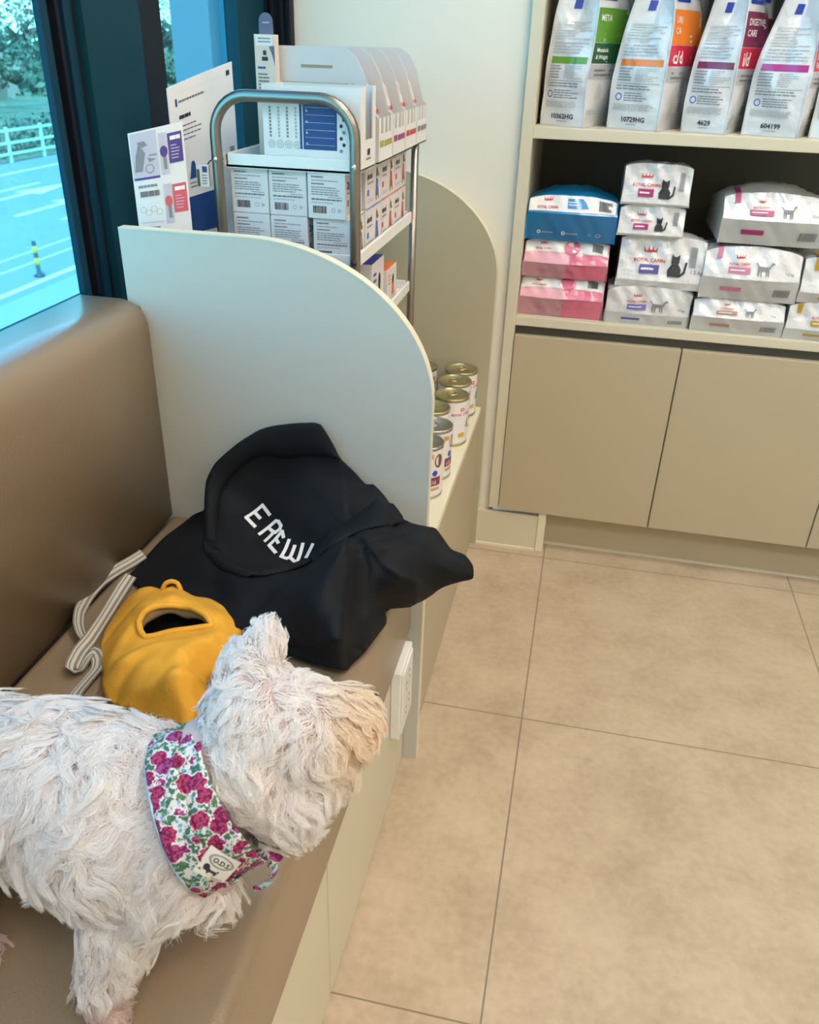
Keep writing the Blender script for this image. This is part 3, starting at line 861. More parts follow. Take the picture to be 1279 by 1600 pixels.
# ================================================================== cans
LIDM = mat('can_lid_brass', (0.50, 0.44, 0.25), 0.30, metal=0.85)
LIDS = mat('can_lid_silver', (0.50, 0.50, 0.47), 0.28, metal=0.9)
CANW = mat('can_label_white', (0.70, 0.68, 0.67), 0.4)
GOLD = mat('gold_print', (0.52, 0.38, 0.06), 0.4); MAR = mat('maroon_print', (0.20, 0.03, 0.07), 0.4); TANP = mat('tan_print', (0.55, 0.30, 0.10), 0.5); KIB = mat('kibble_brown', (0.20, 0.07, 0.03), 0.6)
def can(x, y, label, kind, rot=0.0, h=0.107, r=0.0368):
    t = thing('food_can', label, 'can', (x, y, 0.3802), rot, 'pet food cans on the counter')
    lid = LIDS if kind else LIDM
    MB().lathe([(r - .002, 0), (r, 0.002), (r, 0.004), (r - .0012, 0.0055), (r - .0012, h - 0.006), (r, h - .004), (r, h - .001), (r - .001, h), (r - .003, h - .0006), (r - .0045, h - .004), (0.022, h - .0035), (0.0205, h - .0045), (0, h - .0045)], lid, 40).build('tin', t)
    b = MB(); rr = r - 0.0008
    f = lambda u, v: (rr * math.sin(u / rr), -rr * math.cos(u / rr), v)
    C_ = 2 * math.pi * rr
    b.surf(f, 0, C_, 0.007, h - 0.0075, 48, 1, CANW)
    def R_(u0, u1, v0, v1, m): b.surf(f, u0, u1, v0, v1, 5, 1, m, 0.0003)
    def T_(s, u, v, sz, m): b.text(f, s, u, v, sz, m, 0.0005, align='CENTER', bold=.02)
    if kind == 0:
        for c0 in (0.028, 0.028 + C_ / 2):
            b.disc(f, c0, .083, .006, RED, .0004, 12, .004, r0=.5); T_('ROYAL CANIN', c0, .070, .0075, RED)
            R_(c0 - .008, c0 + .009, .020, .030, GOLD)
            b.poly(f, [(c0 + .010, .040), (c0 + .022, .040), (c0 + .020, .058), (c0 + .016, .060)], GINK, .0005)
            R_(c0 + C_ / 4 - .003, c0 + C_ / 4 + .003, .008, .034, GOLD)
    else:
        for c0 in (0.030, 0.030 + C_ / 2):
            R_(c0 - .022, c0 - .008, .084, .094, TANP)
            b.disc(f, c0 + .004, .078, .010, KIB, .0004, 14, .014); b.disc(f, c0 - .004, .054, .006, BLUE, .0004, 12)
            R_(c0 - .018, c0 + .010, .028, .046, MAR); R_(c0 - .016, c0 + .008, .018, .024, TANP)
            b.text(f, 'i/d', c0 - .014, .031, .013, WINK, .0006)
            for k in range(9): R_(c0 - .036, c0 - .033, .030 + k * .006, .034 + k * .006, LINK)
            R_(c0 - .042, c0 - .036, .086, .089, INK)
    b.build('label', t)
    p = MB()
    pts = [(0.010 * math.cos(a) , 0.006 + 0.008 * math.sin(a), h - .0022) for a in [2 * math.pi * k / 14 for k in range(14)]]
    p.tube(pts, 0.0012, lid, 8, closed=True, caps=False)
    p.box(-.003, .003, -.006, .002, h - .0042, h - .0022, lid, .0006)
    p.build('ring_pull', t)
    return t
for x, y, k, rz, lb in ((-0.2410, 1.800, 0, 10, 'white pet food can with brass lid nearest the far end panel'),
                    (-0.2445, 1.722, 0, 35, 'brass-lidded white can, second from the far end of the counter'),
                    (-0.2370, 1.638, 0, 5, 'tall white can with red print and gold base, third from the far end'),
                    (-0.2640, 1.557, 0, 60, 'brass-lidded can half hidden behind the divider edge'),
                    (-0.2440, 1.470, 1, 30, 'silver-lidded can with brown and maroon label'),
                    (-0.2470, 1.389, 1, 5, 'silver-lidded white can closest to the divider with maroon i/d block'),
                    (-0.3340, 1.795, 0, 20, 'brass-lidded can in the back row touching the end panel'),
                    (-0.3260, 1.712, 0, 50, 'brass-lidded can in the back row, second from the end panel')):
    can(x, y, lb, k, R(rz))
# ================================================================== upright bags on the upper shelf
FOIL = mat('glossy_white_film', (0.62, 0.63, 0.66), 0.18, coat=0.7, bump=(26, 1.0, 0.006))
FOILG = mat('glossy_grey_film', (0.42, 0.43, 0.45), 0.25, coat=0.5)
GRN1 = mat('grass_green_film', (0.10, 0.28, 0.02), 0.3, coat=0.4); GRN2 = mat('dark_green_film', (0.01, 0.09, 0.03), 0.3, coat=0.4)
ORG1 = mat('orange_film', (0.72, 0.19, 0.01), 0.3, coat=0.4); CRIM = mat('crimson_film', (0.55, 0.01, 0.05), 0.3, coat=0.4)
MARN = mat('maroon_film', (0.18, 0.01, 0.06), 0.3, coat=0.4); MAGE = mat('magenta_film', (0.36, 0.02, 0.20), 0.3, coat=0.4)
RBLU = mat('royal_blue_film', (0.01, 0.04, 0.32), 0.35)
def upright_bag(x, y, rz, W, D, H, label, c1, c2, code, words, sub, seed, subm=WINK, ta=0.93, tx=1.25):
    """standing gusseted bag: narrow side along local x at y=0, wide front along local y at x=D"""
    t = thing('food_bag', label, 'bag', (x, y, 0.9905), rz, 'large upright pet food bags on the upper shelf')
    rd = random.Random(seed); ph = [rd.uniform(0, 6) for _ in range(8)]
    def taper(z):
        s = min(1.0, max(0.0, (z - 0.10) / (H - 0.10)))
        return 1 - ta * s ** tx
    def lean(z): return 0.018 * (max(0, z - .08) / H) ** 1.3 * 2.0
    def wob(a, b_, k): return 0.0032 * math.sin(a * 38 + ph[k]) * math.sin(b_ * 31 + ph[k + 1]) + 0.0016 * math.sin(a * 90 + b_ * 60 + ph[k + 2])
    def gus(u, z):      # narrow side, u in 0..D
        s = u / D; tp = taper(z)
        xx = D / 2 + (u - D / 2) * tp + lean(z)
        fold = max(0.0, z - 0.10) / H * 0.075 * max(0.0, 1 - abs(2 * s - 1)) ** 1.2
        bulge = 0.010 * math.sin(math.pi * s) * math.sin(math.pi * min(1, z / 0.2))
        rim = 0.006 * (1 if z < .006 else 0)
        return (xx, fold - bulge + wob(u, z, 0) * min(1, z * 20), z)
    def fro(v, z):      # wide side at +x, v in 0..W
        s = v / W; tp = taper(z)
        return (D / 2 + D / 2 * tp + lean(z) + 0.014 * math.sin(math.pi * s) * math.sin(math.pi * min(1, z / .28)) + wob(v, z, 3) * min(1, z * 20) * math.sin(math.pi * s), v, z)
    def bac(v, z):
        s = v / W; tp = taper(z)
        return (D / 2 - D / 2 * tp + lean(z) - 0.012 * math.sin(math.pi * s) * math.sin(math.pi * min(1, z / .28)), W - v, z)
    def gu2(u, z):
        p = gus(D - u, z); return (p[0], W - (p[1] - 0), z)
    b = MB()
    b.surf(gus, 0, D, 0, H, 16, 40, FOIL); b.surf(fro, 0, W, 0, H, 18, 40, FOIL)
    b.surf(bac, 0, W, 0, H, 12, 24, FOIL); b.surf(gu2, 0, D, 0, H, 10, 24, FOIL)
    b.add([(0, 0, .001), (D, 0, .001), (D, W, .001), (0, W, .001)], [[0, 3, 2, 1]], FOIL)
    # sealed side ridges
    sd = MB()
    for q in (lambda z: gus(0, z), lambda z: gus(D, z)):
        sd.tube([Vector(q(H * k / 30)) + Vector((0, -0.001, 0)) for k in range(31)], 0.0016, FOIL, 6)
    sd.build('seam', t)
    p = b
    R2 = lambda f, a, c_, z0, z1, m_, o=0.0006: p.surf(f, a, c_, z0, z1, 6, 6, m_, o)
    # narrow side print
    R2(gus, D * .10, D * .93, .112, .124, c1)
    p.lines(gus, D * .10, D * .92, .128, .150, 4, LINK, .0009, seed, word=.2)
    p.lines(gus, D * .10, D * .92, .152, .185, 7, GREYC, .0009, seed, word=.3, rag=.5)
    p.lines(gus, D * .10, D * .40, .085, .110, 5, GINK, .0009, seed + 1); p.lines(gus, D * .46, D * .92, .085, .110, 7, LINK, .0009, seed + 2, rag=.6)
    p.rect(gus, D * .10, D * .92, .0815, .0825, GINK, .0009, 4)
    p.lines(gus, D * .10, D * .85, .070, .080, 2, GINK, .0009, seed + 3)
    p.disc(gus, D * .17, .058, .0065, BLUE, .0009, 16, r0=.75); p.lines(gus, D * .27, D * .85, .050, .067, 4, GINK, .0009, seed + 4, rag=.5)
    p.lines(gus, D * .08, D * .88, .034, .046, 4, GREYC, .0009, seed + 5, rag=.15, fill=.7)
    p.text(gus, code, D * .5, .014, .0125, INK, .001, align='CENTER', bold=.03)
    p.lines(gus, D * .38, D * .62, .008, .011, 1, GINK, .001, seed)
    R2(gus, D * .32, D * .48, .205, .222, RBLU)
    # wide front print
    R2(fro, W * .0, W * .62, .150, .208, c1)
    R2(fro, W * .62, W * .85, .122, .200, c1)
    R2(fro, W * .0, W * .62, .114, .149, c2)
    R2(fro, W * .0, W * .62, .086, .112, FOILG)
    p.lines(fro, W * .08, W * .50, .090, .106, 2, TXT, .0010, seed, word=.3)
    R2(fro, W * .04, W * .34, .220, .246, RBLU); p.text(fro, 'PRESCRIPTION', W * .06, .236, .0055, WINK, .0012); p.text(fro, 'DIET', W * .18, .226, .008, WINK, .0012)
    R2(fro, W * .50, W * .66, .226, .262, RBLU); p.disc(fro, W * .58, .240, .007, WINK, .0012, 12)
    for k, wd in enumerate(words): p.text(fro, wd, W * .06, .186 - k * .018, .0155, WINK, .0012, bold=.01)
    for k, wd in enumerate(sub): p.text(fro, wd[0], W * .06, wd[1], wd[2], subm, .0012, bold=.02)
    p.poly(fro, [(W * .16, .050), (W * .28, .050), (W * .28, .068), (W * .24, .078), (W * .18, .072)], GREYC, .0010)
    p.lines(fro, W * .36, W * .50, .048, .076, 5, GREYC, .0010, seed)
    p.lines(fro, W * .06, W * .60, .022, .032, 2, LINK, .0010, seed)
    p.build('film', t)
    return t
A_ = R(-22)
upright_bag(-0.124, 1.905, A_, 0.19, 0.092, 0.36, 'upright white food bag with green bar and METABOLIC panel by the cabinet side', GRN1, GRN2, '10362HG', ['META', ''], [('Metabolic', .134, .010), ('& Weight', .122, .010)], 1, ta=.85, tx=2.4)
upright_bag(0.010, 1.905, A_, 0.20, 0.104, 0.37, 'upright white food bag with orange bar and red c/d block', ORG1, CRIM, '10729HG', ['URI', 'CA'], [('c/d', .119, .030)], 2, tx=1.6)
upright_bag(0.156, 1.905, A_, 0.20, 0.086, 0.37, 'upright white food bag with maroon DIGESTIVE CARE panel and i/d block', MARN, CRIM, '4629', ['DIGESTIVE', 'CARE'], [('i/d', .119, .032)], 3, tx=1.5)
upright_bag(0.272, 1.905, A_, 0.20, 0.104, 0.37, 'upright white food bag with magenta bar near the right picture edge', MAGE, CRIM, '604199', ['URI', 'CARE'], [('Derm', .134, .012), ('Fibre', .120, .012)], 4)
upright_bag(0.398, 1.905, A_, 0.20, 0.095, 0.37, 'upright white food bag cut by the right picture edge', MAGE, CRIM, '604201', ['DIG', 'CARE'], [('w/d', .119, .03)], 5)

# ================================================================== lying bags on the lower shelf
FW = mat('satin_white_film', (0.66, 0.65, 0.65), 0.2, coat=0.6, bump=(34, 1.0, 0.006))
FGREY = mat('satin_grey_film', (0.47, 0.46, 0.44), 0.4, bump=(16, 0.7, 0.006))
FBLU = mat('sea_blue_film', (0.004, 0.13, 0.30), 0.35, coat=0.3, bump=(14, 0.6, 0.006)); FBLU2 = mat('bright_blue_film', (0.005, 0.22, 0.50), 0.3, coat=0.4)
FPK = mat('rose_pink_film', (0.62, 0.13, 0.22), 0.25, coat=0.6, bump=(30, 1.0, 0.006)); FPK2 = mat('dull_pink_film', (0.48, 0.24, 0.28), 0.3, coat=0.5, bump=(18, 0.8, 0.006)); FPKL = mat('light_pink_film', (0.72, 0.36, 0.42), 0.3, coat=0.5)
PUR = mat('purple_print', (0.09, 0.07, 0.28), 0.4); MGP = mat('raspberry_print', (0.36, 0.02, 0.13), 0.4); LIL = mat('lilac_print', (0.16, 0.14, 0.45), 0.4)
OCH = mat('ochre_print', (0.45, 0.28, 0.02), 0.4); TBR = mat('tan_brown_print', (0.40, 0.22, 0.15), 0.5); DKF = mat('dark_blue_grey_film', (0.10, 0.12, 0.15), 0.35)
RROSE = mat('pink_print', (0.50, 0.16, 0.27), 0.4)
def animal(p, f, u, v, s, kind, m_=GINK, o=.0010):
    P_ = lambda pts: p.poly(f, [(u + a * s, v + c * s) for a, c in pts], m_, o)
    if kind == 'cat':
        P_([(-.30, 0), (.30, 0), (.34, .35), (.16, .60), (-.16, .60), (-.34, .3)]); p.disc(f, u, v + .72 * s, .22 * s, m_, o, 12)
        P_([(-.22, .80), (-.20, 1.05), (-.04, .92)]); P_([(.22, .80), (.20, 1.05), (.04, .92)]); P_([(.30, 0), (.55, .2), (.60, .7), (.50, .72), (.44, .3), (.28, .12)])
    else:
        P_([(-.5, .35), (.35, .35), (.42, .62), (-.5, .62)])
        for a in (-.48, -.28, .12, .30): P_([(a, 0), (a + .09, 0), (a + .11, .38), (a - .02, .38)])
        P_([(.30, .5), (.52, .95), (.70, .90), (.74, .80), (.54, .76), (.44, .5)]); P_([(-.5, .60), (-.72, .82), (-.66, .86), (-.44, .64)])
def logo(p, f, u, v, s, o=.0010):
    for a in (-.3, -.1, .1, .3): p.poly(f, [(u + (a - .06) * s, v + .52 * s), (u + (a + .06) * s, v + .52 * s), (u + a * 1.3 * s, v + .85 * s)], RED, o)
    p.disc(f, u, v + .56 * s, .34 * s, RED, o, 12, .06 * s)
    p.text(f, 'ROYAL CANIN', u, v, 0.27 * s, RED, o, align='CENTER', bold=.02)
def lying_bag(x, z, w, h, label, top, low, spec, d=0.24, y=1.868, split=.5, rz=0.0, seed=0, bulge=.006, slope=.022, sub=None, crown=0.003, body=None):
    """lying bag with its folded end towards the room: sloping upper facet and upright lower facet"""
    t = thing('food_bag', label, 'bag', (x, y, z), rz, 'lying pet food bags on the lower shelf')
    rd = random.Random(seed); ph = [rd.uniform(0, 6) for _ in range(6)]
    hs = h * split
    def crumple(u, v): return .0030 * math.sin(u * 75 + ph[0]) * math.sin(v * 60 + ph[1]) + .0015 * math.sin(u * 190 + v * 130 + ph[2])
    def low_(u, v):   # v 0..hs
        s = u / w
        return (u + (.004 * (v / hs - .5) * (2 * s - 1)), -bulge * math.sin(math.pi * s) * (v / hs) + (slope * .35 * (1 - v / hs)) + crumple(u, v) * .5 * math.sin(math.pi * s), v)
    def top_(u, v):   # v 0..h-hs
        s = u / w; q = v / (h - hs)
        z_ = hs + v + q * (bulge * .9 * math.sin(math.pi * s) - 0.006 * (abs(2 * s - 1) ** 6))
        return (u, -bulge * math.sin(math.pi * s) * (1 - q) + slope * q + crumple(u, v) * min(1, q * 2), z_)
    def lid(u, v):    # top face going back, v 0..d
        s = u / w; q = v / d
        p0 = top_(u, h - hs)
        return (u, p0[1] + v * .95, p0[2] + (crown + .3 * bulge) * math.sin(math.pi * s) * math.sin(math.pi * min(1, q * 1.1)) - q * q * h * .35 + crumple(u, v) * .8)
    b = MB()
    b.surf(low_, 0, w, 0, hs, 40, 10, low); b.surf(top_, 0, w, 0, h - hs, 44, 14, top)
    b.surf(lid, 0, w, 0, d, 16, 12, body or top)
    yb_ = d * .95 + slope
    def side(u0, flip):
        P_ = [Vector(low_(u0, hs * k / 4)) for k in range(5)] + [Vector(top_(u0, (h - hs) * k / 4)) for k in range(1, 5)] + [Vector(lid(u0, d * k / 8)) for k in range(1, 9)]
        Q_ = [Vector((p.x, p.y, 0.0)) for p in P_]
        n_ = len(P_)
        b.add(P_ + Q_, [([i, i + 1, n_ + i + 1, n_ + i] if flip else [i + 1, i, n_ + i, n_ + i + 1]) for i in range(n_ - 1)], body or low)
    side(0.0, False); side(w, True)
    e0 = lid(0, d); e1 = lid(w, d)
    b.add([lid(w * k / 8, d) for k in range(9)] + [(w * k / 8, e0[1], 0) for k in range(9)], [[k, k + 1, 10 + k, 9 + k][::-1] for k in range(8)], body or low)
    b.add([(0, slope * .35, 0), (w, slope * .35, 0), (w, e0[1], 0), (0, e0[1], 0)], [[0, 3, 2, 1]], body or low)
    p = b
    spec(p, low_, top_, w, hs, h - hs, lid)
    p.build('film', t)
    return t
def s_blue(p, lo, to, w, hl, ht, lid):
    p.surf(to, 0.002, w - .004, ht * .10, ht * .96, 36, 10, WHITE, .0011)
    logo(p, to, w * .22, ht * .22, ht * .85, .0022)
    p.surf(to, w * .44, w * .60, ht * .28, ht * .80, 4, 2, FBLU2, .0022); p.poly(to, [(w * .60, ht * .28), (w * .68, ht * .30), (w * .64, ht * .62), (w * .60, ht * .8)], FBLU2, .0022)
    p.lines(to, w * .45, w * .58, ht * .4, ht * .68, 2, WINK, .0028); p.barcode(to, w * .79, w * .93, ht * .22, ht * .80, INK, .0022)
    for a in (.14, .42): p.disc(lo, w * a, hl * .30, .0038, WINK, .0014, 12, r0=.6); p.lines(lo, w * (a + .03), w * (a + .20), hl * .26, hl * .33, 1, LINK, .0014)
    p.disc(lo, w * .72, hl * .28, .004, LINK, .0014, 3, r0=.7); p.disc(lo, w * .82, hl * .28, .0055, LINK, .0014, 14, .0038, r0=.7)
def s_pink(p, lo, to, w, hl, ht, lid):
    p.surf(to, 0.002, w - .004, ht * .45, ht * .98, 36, 8, WHITE, .0011)
    p.surf(to, w * .55, w - .002, 0, ht * .42, 20, 6, FPK, .0018)
    logo(p, to, w * .22, ht * .52, ht * .42, .0022)
    p.disc(to, w * .56, ht * .62, w * .10, FPK, .0022, 16, ht * .26); p.barcode(to, w * .80, w * .92, ht * .56, ht * .88, INK, .0022)
    p.surf(lo, w * .52, w - .001, .001, hl - .001, 20, 6, FPK, .0014)
    for a in (.18, .46): p.lines(lo, w * a, w * (a + .18), hl * .4, hl * .58, 1, RROSE, .0022)
def s_std(acc, kind, acc2=None, tag_=None, logo_u=.36, an_u=.62, wt=True, upr=False, bc_low=True):
    def s(p, lo, to, w, hl, ht, lid):
        a2 = acc2 or acc
        hh = .34 * ht
        logo(p, to, w * logo_u, ht * .42, ht * .42, .0022)
        p.surf(to, w * (logo_u - .11), w * (logo_u + .12), ht * .16, ht * .36, 4, 2, acc, .0022)
        p.lines(to, w * (logo_u - .09), w * (logo_u + .06), ht * .22, ht * .31, 1, WINK, .0030, word=.5, rag=0)
        animal(p, to, w * an_u, ht * .12, ht * .48, kind, INK if kind == 'cat' else GINK, .0022)
        if wt: p.text(to, '1.5 kg', w * .84, ht * .22, ht * .13, INK, .0022)
        if upr: p.barcode(to, w * .82, w * .90, ht * .35, ht * .82, GINK, .0022)
        if bc_low and hl > .02:
            p.surf(lo, w * (logo_u - .16), w * (logo_u + .06), hl * .42, hl * .62, 3, 1, a2, .0018)
            p.barcode(lo, w * .76, w * .93, hl * .28, hl * .62, TXT, .0018)
        if tag_: p.surf(to, w * tag_, w * (tag_ + .055), ht * .62, ht * 1.0, 2, 3, acc, .0024); p.surf(lid, w * tag_, w * (tag_ + .055), 0, .05, 2, 3, acc, .0024)
    return s
X0 = -0.1335
Z0 = 0.6035
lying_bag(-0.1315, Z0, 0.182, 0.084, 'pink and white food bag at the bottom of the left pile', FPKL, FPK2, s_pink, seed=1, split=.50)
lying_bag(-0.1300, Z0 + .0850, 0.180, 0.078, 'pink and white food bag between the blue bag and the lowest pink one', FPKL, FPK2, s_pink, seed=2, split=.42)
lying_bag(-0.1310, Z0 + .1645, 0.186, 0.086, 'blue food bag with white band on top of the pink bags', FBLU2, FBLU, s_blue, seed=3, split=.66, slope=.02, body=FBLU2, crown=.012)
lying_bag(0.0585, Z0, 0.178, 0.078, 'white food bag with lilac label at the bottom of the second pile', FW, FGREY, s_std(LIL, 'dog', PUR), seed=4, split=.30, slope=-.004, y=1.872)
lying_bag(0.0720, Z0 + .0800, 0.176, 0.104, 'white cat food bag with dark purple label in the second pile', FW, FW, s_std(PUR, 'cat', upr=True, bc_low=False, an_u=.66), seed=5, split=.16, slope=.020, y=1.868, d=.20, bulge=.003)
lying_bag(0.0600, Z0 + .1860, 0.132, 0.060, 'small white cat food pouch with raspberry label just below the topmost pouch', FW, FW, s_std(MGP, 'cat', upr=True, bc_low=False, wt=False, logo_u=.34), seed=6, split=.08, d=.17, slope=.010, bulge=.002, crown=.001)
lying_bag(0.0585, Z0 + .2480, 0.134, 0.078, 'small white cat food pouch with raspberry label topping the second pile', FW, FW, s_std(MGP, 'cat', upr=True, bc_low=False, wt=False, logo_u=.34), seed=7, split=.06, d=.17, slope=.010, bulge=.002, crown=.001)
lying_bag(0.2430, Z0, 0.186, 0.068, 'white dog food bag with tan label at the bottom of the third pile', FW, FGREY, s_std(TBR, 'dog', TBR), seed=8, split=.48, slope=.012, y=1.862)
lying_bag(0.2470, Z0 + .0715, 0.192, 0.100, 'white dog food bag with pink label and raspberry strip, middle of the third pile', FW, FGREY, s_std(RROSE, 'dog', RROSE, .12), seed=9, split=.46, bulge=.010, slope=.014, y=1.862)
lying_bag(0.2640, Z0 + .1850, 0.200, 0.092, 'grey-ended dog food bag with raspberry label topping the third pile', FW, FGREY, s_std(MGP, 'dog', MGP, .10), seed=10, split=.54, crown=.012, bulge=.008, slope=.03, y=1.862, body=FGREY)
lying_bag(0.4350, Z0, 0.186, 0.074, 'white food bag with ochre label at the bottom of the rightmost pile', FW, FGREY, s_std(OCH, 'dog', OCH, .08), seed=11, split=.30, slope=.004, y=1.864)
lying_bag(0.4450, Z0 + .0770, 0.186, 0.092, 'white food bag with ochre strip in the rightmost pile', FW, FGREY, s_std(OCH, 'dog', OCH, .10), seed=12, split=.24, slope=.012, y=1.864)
# ================================================================== soft goods
def tps_fit(P, H, lam=1e-6):
    P = np.array(P, float); n = len(P)
    d = np.linalg.norm(P[:, None] - P[None], axis=2)
    K = np.where(d > 0, d * d * np.log(np.maximum(d, 1e-9)), 0.0) + np.eye(n) * lam
    A = np.zeros((n + 3, n + 3)); A[:n, :n] = K; A[:n, n] = 1; A[:n, n + 1:] = P; A[n, :n] = 1; A[n + 1:, :n] = P.T
    w_ = np.linalg.solve(A, np.concatenate([H, np.zeros(3)]))
    def h(u, v):
        dd = np.hypot(P[:, 0] - u, P[:, 1] - v)
        k = np.where(dd > 0, dd * dd * np.log(np.maximum(dd, 1e-9)), 0.0)
        return float(k @ w_[:n] + w_[n] + w_[n + 1] * u + w_[n + 2] * v)
    return h
class Relief:
    """cloth lying as a height field over an oblique plane through the thing itself"""
    def __init__(s, O, N, pts, lam=1e-6):
        s.O = np.array(O, float); s.N = np.array(N, float); s.N /= np.linalg.norm(s.N)
        s.U = np.cross((0, 0, 1.0), s.N); s.U /= np.linalg.norm(s.U); s.V = np.cross(s.N, s.U)
        q = [s.uvh(p) for p in pts]
        s.h = tps_fit([(a, b) for a, b, c in q], [c for a, b, c in q], lam)
        s.extra = lambda u, v: 0.0
    def uvh(s, p):
        d = np.array(p, float) - s.O
        return float(d @ s.U), float(d @ s.V), float(d @ s.N)
    def P(s, u, v, o=0.0):
        h = s.h(u, v) + s.extra(u, v) + o
        return tuple(s.O + s.U * u + s.V * v + s.N * h)

from mathutils import geometry as geo
def in_poly(x, y, P):
    c = False; j = len(P) - 1
    for i in range(len(P)):
        if (P[i][1] > y) != (P[j][1] > y) and x < (P[j][0] - P[i][0]) * (y - P[i][1]) / (P[j][1] - P[i][1]) + P[i][0]: c = not c
        j = i
    return c
def resample(P, step, closed=True):
    """Catmull-Rom through the outline, then even steps"""
    n = len(P); out = []
    for i in range(n if closed else n - 1):
        g_ = lambda k: P[(i + k) % n] if closed else P[min(max(i + k, 0), n - 1)]
        p0, p1, p2, p3 = (np.array(g_(k), float) for k in (-1, 0, 1, 2))
        m = max(1, int(np.linalg.norm(p2 - p1) / step))
        for k in range(m):
            t_ = k / m
            c = 0.5 * ((2 * p1) + (p2 - p0) * t_ + (2 * p0 - 5 * p1 + 4 * p2 - p3) * t_ ** 2 + (-p0 + 3 * p1 - 3 * p2 + p3) * t_ ** 3)
            lin = p1 + (p2 - p1) * t_
            out.append(tuple(0.6 * c + 0.4 * lin))
    if not closed: out.append(tuple(P[-1]))
    return out
def cloth_patch(rel, outline, m, res=0.006, hole=None, zmin=None, smooth=True):
    o = resample([rel.uvh(p)[:2] for p in outline], res)
    hl = resample([rel.uvh(p)[:2] for p in hole], res) if hole else []
    vs = [Vector(p) for p in o] + [Vector(p) for p in hl]
    ed = [(i, (i + 1) % len(o)) for i in range(len(o))] + [(len(o) + i, len(o) + (i + 1) % len(hl)) for i in range(len(hl))]
    us = [p[0] for p in o]; vv = [p[1] for p in o]
    ob = np.array(o + hl)
    j = 0; y = min(vv)
    while y < max(vv):
        x = min(us) + (res / 2 if j % 2 else 0)
        while x < max(us):
            if in_poly(x, y, o) and not (hl and in_poly(x, y, hl)) and np.min(np.hypot(ob[:, 0] - x, ob[:, 1] - y)) > res * .55:
                vs.append(Vector((x, y)))
            x += res
        y += res * .87; j += 1
    r = geo.delaunay_2d_cdt(vs, ed, [], 0, 1e-7)
    P2 = r[0]; fs = []
    for f in r[2]:
        c = sum((P2[i] for i in f), Vector((0, 0))) / len(f)
        if in_poly(c.x, c.y, o) and not (hl and in_poly(c.x, c.y, hl)): fs.append(list(f))
    mb = MB()
    pts = [rel.P(p.x, p.y) for p in P2]
    if zmin is not None: pts = [(a, b, max(c, zmin)) for a, b, c in pts]
    mb.add(pts, fs, m, smooth)
    return mb
def ribbon(path, width_vec, m, th=0.0016, mb=None, stripes=None, n=8):
    """flat band; width_vec(i, t, T) gives the across direction times half width"""
    mb = mb or MB()
    P = [Vector(p) for p in path]; k = len(P)
    for i in range(k):
        pass
    rows = []
    for i in range(k):
        T = (P[min(i + 1, k - 1)] - P[max(i - 1, 0)]).normalized()
        w_ = width_vec(i, i / (k - 1), T)
        nrm = T.cross(w_).normalized() * th
        rows.append([P[i] + w_ * (2 * j / n - 1) for j in range(n + 1)] + [P[i] + w_ * (2 * j / n - 1) - nrm for j in range(n, -1, -1)])
    w2 = 2 * n + 2
    for j in range(w2):
        mm = m
        if stripes and j < n: mm = stripes[j % len(stripes)]
        if stripes and n < j < w2 - 1: mm = stripes[(w2 - 2 - j) % len(stripes)]
        vs = []; 
        for r_ in rows: vs += [r_[j], r_[(j + 1) % w2]]
        mb.add(vs, [[2 * i, 2 * i + 1, 2 * i + 3, 2 * i + 2] for i in range(k - 1)], mm, True)
    for r_, fl in ((rows[0], 1), (rows[-1], 0)):
        mb.add(r_, [list(range(w2))[::-1] if fl else list(range(w2))], m)
    return mb
def band_between(A, B, m, th=0.003, step=0.008, n=6, bulge=0.004):
    A = resample(A, step, False); cnt = len(A)
    Bq = resample(B, 0.002, False)
    Bs = [Bq[round(i * (len(Bq) - 1) / (cnt - 1))] for i in range(cnt)]
    mb = MB(); rows = []
    for i in range(cnt):
        a = Vector(A[i]); b = Vector(Bs[i])
        T = Vector(A[min(i + 1, cnt - 1)]) - Vector(A[max(i - 1, 0)])
        nn = T.cross(b - a).normalized()
        if nn.y > 0: nn = -nn
        f_ = [a + (b - a) * (j / n) + nn * bulge * math.sin(math.pi * j / n) for j in range(n + 1)]
        rows.append(f_ + [q - nn * th for q in f_[::-1]])
    w2 = 2 * n + 2; vs = [q for r_ in rows for q in r_]
    fs = [[i * w2 + j, i * w2 + (j + 1) % w2, (i + 1) * w2 + (j + 1) % w2, (i + 1) * w2 + j] for i in range(cnt - 1) for j in range(w2)]
    fs += [list(range(w2)), [(cnt - 1) * w2 + j for j in range(w2)]]
    mb.add(vs, fs, m, True)
    return mb

